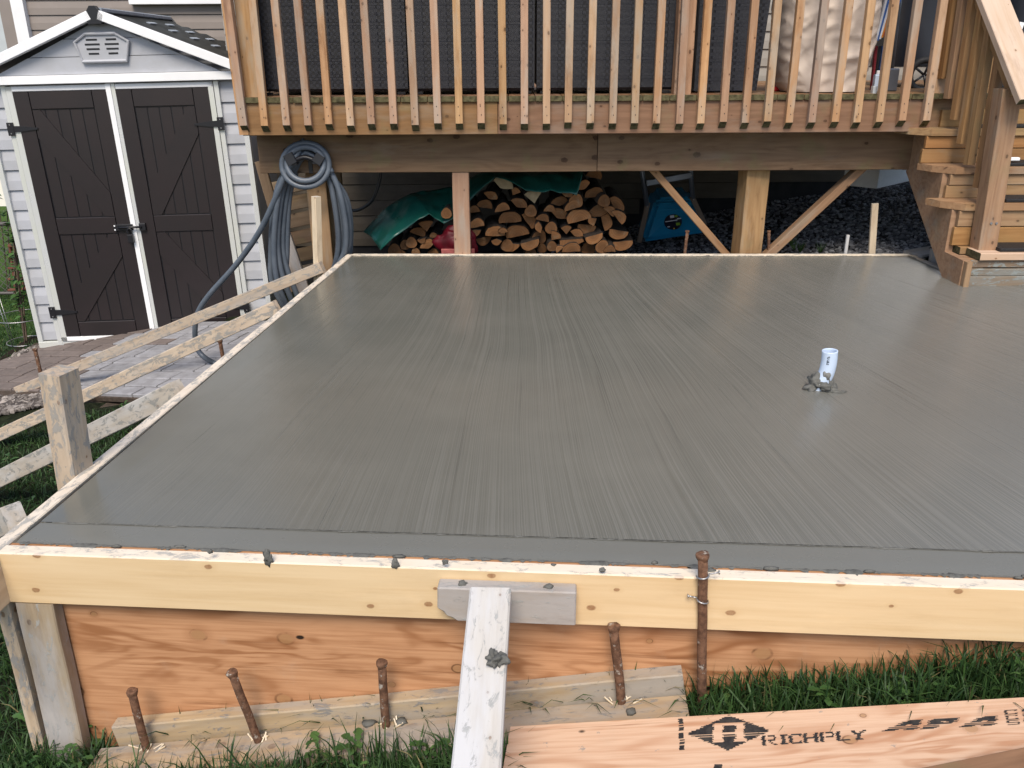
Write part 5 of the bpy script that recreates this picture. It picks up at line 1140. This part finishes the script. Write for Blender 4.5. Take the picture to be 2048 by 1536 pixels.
# pavers before the shed: separate blocks with open joints
pad = link('paver_pad', mesh('paver_pad', *extrude([(0, .42), (2.0, .42), (2.0, -.92), (0, -.92)], -.04, -.014, 'z'), M['dirt']), None, None, kind='structure')
o_ = atg(125, 690); eu = (atg(470, 689) - o_); eu.normalize(); ev_ = (atg(30, 757) - o_); ev_ = (ev_ - eu * ev_.dot(eu)).normalized(); en = eu.cross(ev_); en = en if en.z > 0 else -en
Mp = Matrix(((eu.x, -ev_.x, en.x, o_.x), (eu.y, -ev_.y, en.y, o_.y), (eu.z, -ev_.z, en.z, o_.z), (0, 0, 0, 1))); Mp[2][3] += .02
pad.matrix_basis = Mp; WM[pad.name] = Mp.copy()
rows_ = [(k * .121 - .06, k * .121 + .061) for k in range(-3, 8)]
for r_, (v0, v1) in enumerate(rows_):
    u = -.02 + (.05 if r_ % 2 else 0) - .03 * r_; k = 0
    while u < 2.1:
        w_ = (.40, .34, .30, .30, .31, .30, .30, .3)[k % 8]
        mt = 'paverb' if u < .62 + .1 * math.sin(r_ * 2.1) else 'paverg'
        if random.random() < .12: mt = 'paverb'
        box('paver', (u + w_ / 2, -(v0 + v1) / 2, -.012 + random.uniform(-.002, .002)), (w_ - .014, v1 - v0 - .013, .04), mt, pad, Mp, .005); u += w_; k += 1

# stony dirt and mulch by the shed corner
def sheet_poly(name, px, mat, h):
    vs = [atg(x, y, 0) for x, y in px]
    for p in vs: p.z = gz(p.x, p.y) + h
    return link(name, mesh(name, vs, [tuple(range(len(vs)))], M[mat]), None, None, kind='structure')
sheet_poly('dirt_patch', [(-60, 790), (70, 690), (150, 680), (300, 690), (330, 760), (250, 800), (60, 822), (-40, 840)], 'dirt', .012)
sheet_poly('mulch_strip', [(-80, 770), (10, 715), (60, 678), (92, 668), (100, 690), (40, 730), (-60, 800)], 'mulch', .018)
pr_ = [atg(x, y) for x, y in ((-60, 790), (30, 715), (95, 690), (150, 692), (60, 755), (140, 760), (320, 752), (310, 775), (200, 800), (60, 822), (-40, 840))]
def inside(x, y, P_):
    c = False; n = len(P_)
    for i in range(n):
        a, b = P_[i], P_[(i + 1) % n]
        if (a.y > y) != (b.y > y) and x < (b.x - a.x) * (y - a.y) / (b.y - a.y) + a.x: c = not c
    return c
def reg_peb():
    x = rng.uniform(-4.4, -2.0); y = rng.uniform(4.4, 6.6); return x, y, inside(x, y, pr_) and not in_pad(x, y)
stones('pebbles', 'pebble', 1700, reg_peb, .020, lambda x, y: gz(x, y) + .012)

# ================================================================== NEIGHBOURING HOUSES
nh = thing('neighbor_house', 'taupe sided neighboring house with white corner trim behind the shed', 'house', (-3, 9.2, -1)); NY = 9.2
nx0 = aty(30, 0, NY).x; nx1 = aty(57, 0, NY).x
box('wall_core', ((nx0 + 1.5) / 2, NY + 2.1, 1.4), (1.5 - nx0 - .02, 4.1, 5.2), 'taupe', nh)
siding(nh, nx1 - .05, 1.5, -1.1, 3.4, .136, 'taupe', NY + .04)
box('corner_trim', ((nx0 + nx1) / 2 - .04, NY - .0, 1.2), (nx1 - nx0 - .01, .07, 5.0), 'white', nh)
wx0, wx1, wz = aty(262, 8, NY).x, aty(460, 8, NY).x, aty(350, 9, NY).z
win = box('window', ((wx0 + wx1) / 2, NY - .01, wz + .5), (wx1 - wx0, .08, 1.0), 'white', nh)
box('pane', ((wx0 + wx1) / 2, NY - .051, wz + .5), (wx1 - wx0 - .16, .01, .84), 'glass', win)
rw = box('side_return', (nx0 - .12, NY + .3, 1.2), (.16, .5, 5.0), 'taupe', nh)
fh = thing('far_house', 'bright cream house in the distance left of the shed', 'house', (-9, 14, -1.2))
box('wall', (-10.5, 14.5, 1.3), (9.5, .4, 5.2), 'cream', fh); fw_ = box('window', (-8.1, 14.28, 1.6), (.9, .06, 1.1), 'white', fh); box('pane', (-8.1, 14.245, 1.6), (.76, .02, .96), 'glass', fh and fw_)
box('roof', (-10.5, 14.4, 4.1), (10.2, 1.2, .3), 'roof', fh)
ph = thing('added_pale_house', 'added unseen pale house right of the deck that brightens the slab reflection', 'house', (8, 13, -.3))  # added out of view: its bright wall gives the wet slab a glint
box('wall_core', (8.5, 15, 2.0), (9.0, 4, 5.4), 'white', ph); siding(ph, 4.0, 13.0, -.4, 4.6, .2, 'white', 13.0)
box('roof', (8.5, 15, 4.9), (9.8, 5, .3), 'roof', ph)
# chain link fence between the gardens
fe = thing('chain_link_fence', 'dark chain link fence at the far end of the side lawn', 'fence', (-5, 8.4, -1.2)); FY = 8.4
fz0 = -1.2; fz1 = aty(8, 448, FY).z
tube('top_rail', [(-9, FY, fz1), (-4.05, FY, fz1)], .02, 'wire', fe); tube('bottom_rail', [(-9, FY, fz0 + .06), (-4.05, FY, fz0 + .06)], .016, 'wire', fe)
for k in range(3): X_ = -4.62 - k * 1.9; tube('fence_post', [(X_, FY + .02, fz0 - .2), (X_, FY + .02, fz1 + .05)], .028, 'wire', fe)
mb = MB(); hgt = fz1 - fz0 - .06; X_ = -7.2
while X_ < -4.0:
    for sg in (-1, 1):
        x0_, x1_ = X_, X_ + sg * hgt
        pts = [(x0_, FY + .004 * sg, fz0 + .06), (x1_, FY + .004 * sg, fz1)]
        if x1_ < -4.0 and x1_ > -8.5: mb.tube(pts, .0028, 4)
    X_ += .075
mb.build('wire_mesh', [M['wire']], fe, False, None, kind='stuff')
tr = thing('trellis', 'rust red lattice trellis leaning on the fence left of the shed', 'trellis', (-4.6, 8.1, -1.1))
for k in range(5):
    a, b = aty(18, 492 + k * 22, 8.1), aty(70, 486 + k * 22, 8.1); board('lath', a, b, .02, .045, 'trellis', tr, upv=(0, -1, 0))
for k in range(3):
    a, b = aty(20 + k * 18, 488, 8.12), aty(34 + k * 18, 590, 8.12); board('lath', a, b, .02, .04, 'trellis', tr, upv=(0, -1, 0))
# cane plants with wire hoops
def leafy(t, stems, seed, n_leaf, size, zl=.2):
    rd = random.Random(seed); mb = MB(); tints = []
    for pts in stems:
        for k in range(n_leaf):
            u = rd.uniform(zl, 1); i = min(int(u * (len(pts) - 1)), len(pts) - 2); p = pts[i].lerp(pts[i + 1], rd.random()); a = rd.uniform(0, 6.28); s_ = size * rd.uniform(.6, 1.3)
            d = Vector((math.cos(a), math.sin(a), rd.uniform(-.2, .5))).normalized(); q = d.cross(Vector((0, 0, 1))).normalized()
            mb.add([p, p + d * s_ * .5 + q * s_ * .28, p + d * s_ + Vector((0, 0, -.02)), p + d * s_ * .5 - q * s_ * .28], [(0, 1, 2, 3)]); tints += [rd.random()] * 4
    o = mb.build('leaves', [M['leaf']], t); at = o.data.attributes.new('tint', 'FLOAT', 'POINT'); at.data.foreach_set('value', tints); o['kind'] = 'stuff'
for k, (bx, by, hgt_, lab) in enumerate(((44, 690, 1.15, 'thin leafy cane plant in a wire hoop beside the shed corner'), (12, 610, 1.3, 'leafy cane plant on the lawn before the chain link fence'))):
    b0 = atg(bx, by); t = thing('cane_plant', lab, 'plant', b0, group='cane plants left of the shed'); rd = random.Random(k + 4); stems = []
    for q_ in range(6):
        a = rd.uniform(0, 6.28); top_ = b0 + Vector((math.cos(a) * .22, math.sin(a) * .2, hgt_ * rd.uniform(.6, 1))); pts = spline([b0 + Vector((math.cos(a) * .04, math.sin(a) * .04, -.02)), b0.lerp(top_, .5) + Vector((rd.uniform(-.04, .04), 0, .05)), top_], 5)
        tube('cane', pts, .006, 'ladwood', t, 5); stems.append(pts)
    leafy(t, stems, k, 26, .075, .3 if k == 0 else .15)
hp = atg(46, 690); ho = thing('wire_hoop', 'pair of thin wire hoops round the cane plant by the shed corner', 'plant support', hp)
for (px_, py_, rx_) in ((44, 632, .20), (52, 682, .14)):
    c = aty(px_, py_, hp.y); tube('hoop', [c + Vector((rx_ * math.cos(6.283 * k / 24), rx_ * math.sin(6.283 * k / 24), 0)) for k in range(24)], .004, 'nail', ho, 5, True)
for q_ in range(3):
    a = 2.1 * q_ + .5; tube('hoop_leg', [hp + Vector((.13 * math.cos(a), .13 * math.sin(a), -.03)), hp + Vector((.2 * math.cos(a), .2 * math.sin(a), .42))], .003, 'nail', ho, 5)

# ================================================================== GRASS
def grass(name, n, region, h0, h1, wid, seed, blow=.5):
    g = np.random.default_rng(seed); P_ = []
    while len(P_) < n:
        x, y = region(g)
        if x is not None: P_.append((x, y))
    P_ = np.array(P_); m_ = len(P_); z = np.array([gz(a, b) for a, b in P_]); hh = g.uniform(h0, h1, m_) * (1 + .35 * np.array([mnoise.noise((a * 6, b * 6, 2)) for a, b in P_])); az = g.uniform(0, 6.283, m_) ; lean = g.uniform(.05, 1.0, m_) ** 1.3 * blow * hh * 1.6; w_ = wid * g.uniform(.6, 1.4, m_)
    base = np.stack([P_[:, 0], P_[:, 1], z - .01], 1); d = np.stack([np.cos(az), np.sin(az), np.zeros(m_)], 1); q = np.stack([-np.sin(az), np.cos(az), np.zeros(m_)], 1)
    tw = g.uniform(-1, 1, m_)[:, None]; q = q * np.cos(tw) + d * np.sin(tw)
    V = np.zeros((m_, 7, 3))
    for k, (t, ww) in enumerate(((0, .8), (.4, 1.0), (.75, .7))):
        c = base + d * (lean * t ** 2)[:, None]; c[:, 2] += hh * (t - .25 * blow * t ** 2 * lean / (hh + 1e-6))
        V[:, 2 * k] = c - q * (w_ * ww / 2)[:, None]; V[:, 2 * k + 1] = c + q * (w_ * ww / 2)[:, None]
    c = base + d * lean[:, None]; c[:, 2] += hh * (1 - .45 * blow * lean / (hh + 1e-6)); V[:, 6] = c
    o = (np.arange(m_) * 7)[:, None]
    quads = np.concatenate([o + np.array([0, 1, 3, 2]), o + np.array([2, 3, 5, 4])]); tris = o + np.array([4, 5, 6])
    me = bpy.data.meshes.new(name); me.from_pydata(V.reshape(-1, 3).tolist(), [], quads.tolist() + tris.tolist()); me.materials.append(M['grass'])
    at = me.attributes.new('tint', 'FLOAT', 'POINT'); at.data.foreach_set('value', np.repeat(np.clip(g.normal(.42, .25, m_), 0, 1), 7).astype(np.float32))
    return link(name, me, None, None, kind='stuff')
def front_y(x): p = P0 + ux * ((x - P0.x) / ux.x) + nrm_f * .015; return p.y
def onsheet_xy(x, y):
    d = Vector((x, y, 0)) - Vector((sA.x, sA.y, 0)); s2 = Vector((su.x, su.y, 0)).normalized(); n2 = Vector((sv.x, sv.y, 0)).normalized()
    return d.dot(s2) > .0 and -.015 < d.dot(n2) < .38
def r_front(g):
    x = g.uniform(-1.9, 1.75); y = g.uniform(1.30, 1.72)
    if y > front_y(x) and x > -1.25: return None, None
    if x > -1.05 and x < .41 and (pa2.y + (x + 1.06) * -.065 - .056) < y < front_y(x) - .02: return None, None
    if onsheet_xy(x, y): return None, None
    if -.10 < x < .03 and y < 1.56 and g.random() < .3: return None, None
    if math.hypot((x + 1.16) * 1., y - 1.74) < .07: return None, None
    return x, y
grass('grass', 17000, r_front, .045, .135, .0042, 11, .7)
def r_left(g):
    y = 1.5 + 3.4 * g.random() ** 1.4; x = g.uniform(-3.9, -1.0)
    lx = P0.x + (y - P0.y) * (P1.x - P0.x) / (P1.y - P0.y) - .045
    if x > lx or inside(x, y, pr_): return None, None
    if y > 4.55 and x < -1.6: return None, None
    return x, y
grass('grass', 42000, r_left, .03, .075, .0042, 12, .9)
def r_far(g):
    x = g.uniform(-6.2, -3.75); y = g.uniform(6.0, 8.6)
    if inside(x, y, pr_): return None, None
    return x, y
grass('grass', 22000, r_far, .025, .05, .005, 13, .9)
# broad leaved weeds
rd = random.Random(21); mb = MB(); tints = []
def weed(x, y, n, size, lift=.03):
    z = gz(x, y)
    for k in range(n):
        a = rd.uniform(0, 6.283); s_ = size * rd.uniform(.55, 1.2); d = Vector((math.cos(a), math.sin(a), 0)); q = Vector((-d.y, d.x, 0)); c = Vector((x, y, z + rd.uniform(.01, lift))); rise = rd.uniform(.2, .9)
        vs = []; prof = [(0, .06), (.18, .16), (.26, .10), (.42, .30), (.5, .18), (.68, .42), (.78, .30), (.9, .22), (1, .02)]
        for t, w_ in prof:
            p = c + d * (t * s_) + Vector((0, 0, s_ * rise * (t - .75 * t * t)))
            vs += [p - q * w_ * s_ * .55 + Vector((0, 0, .10 * w_ * s_)), p, p + q * w_ * s_ * .55 + Vector((0, 0, .10 * w_ * s_))]
        fs = []
        for i in range(len(prof) - 1): fs += [(3 * i, 3 * i + 1, 3 * i + 4, 3 * i + 3), (3 * i + 1, 3 * i + 2, 3 * i + 5, 3 * i + 4)]
        mb.add(vs, fs); tints.extend([min(1, max(0, rd.gauss(.5, .3)))] * len(vs))
for k in range(150):
    for _ in range(20):
        x = rd.uniform(-1.6, 1.6); y = rd.uniform(1.32, 1.7)
        class G:  # same exclusions as the grass
            pass
        ok = not onsheet_xy(x, y + .05) and not onsheet_xy(x, y - .04) and not onsheet_xy(x + .06, y) and y < front_y(x) - .03 and not (-1.06 < x < .42 and (pa2.y + (x + 1.06) * -.065 - .11) < y)
        if ok: weed(x, y, rd.randint(3, 6), rd.uniform(.022, .048), .07); break
for k in range(110):
    y = 1.6 + 3 * rd.random() ** 1.5; x = rd.uniform(-2.8, -1.15); lx = P0.x + (y - P0.y) * .0896 - .06
    if x < lx and not inside(x, y, pr_): weed(x, y, rd.randint(3, 5), rd.uniform(.025, .05), .04)
for (px_, py_) in ((180, 1500), (175, 1495), (1460, 1330), (1500, 1335), (1980, 1320), (2020, 1330), (1570, 1350), (1190, 1530), (860, 1528), (720, 1530), (640, 1532), (1965, 1290), (1550, 1312)):
    p_ = atg(px_, py_); weed(p_.x, p_.y, 6, .05, .08)
wo = mb.build('weeds', [M['leaf']], None, True, None, kind='stuff'); at = wo.data.attributes.new('tint', 'FLOAT', 'POINT'); at.data.foreach_set('value', tints)
# a few green tufts in the gravel
mb = MB(); tints = []
for (px_, py_) in ((1582, 490), (1588, 500), (1600, 505), (1640, 507), (1830, 385), (1838, 375), (1845, 395)):
    p_ = aty(px_, py_, 5.35 if px_ < 1700 else 6.0)
    for k in range(16):
        a = rd.uniform(0, 6.28); d = Vector((math.cos(a) * .04, math.sin(a) * .04, rd.uniform(.03, .09))); q = Vector((.0035, 0, 0)); mb.add([p_ - q, p_ + q, p_ + d], [(0, 1, 2)]); tints += [rd.random()] * 3
tf = mb.build('grass_tufts', [M['grass']], None, False, None, kind='stuff'); at = tf.data.attributes.new('tint', 'FLOAT', 'POINT'); at.data.foreach_set('value', tints)
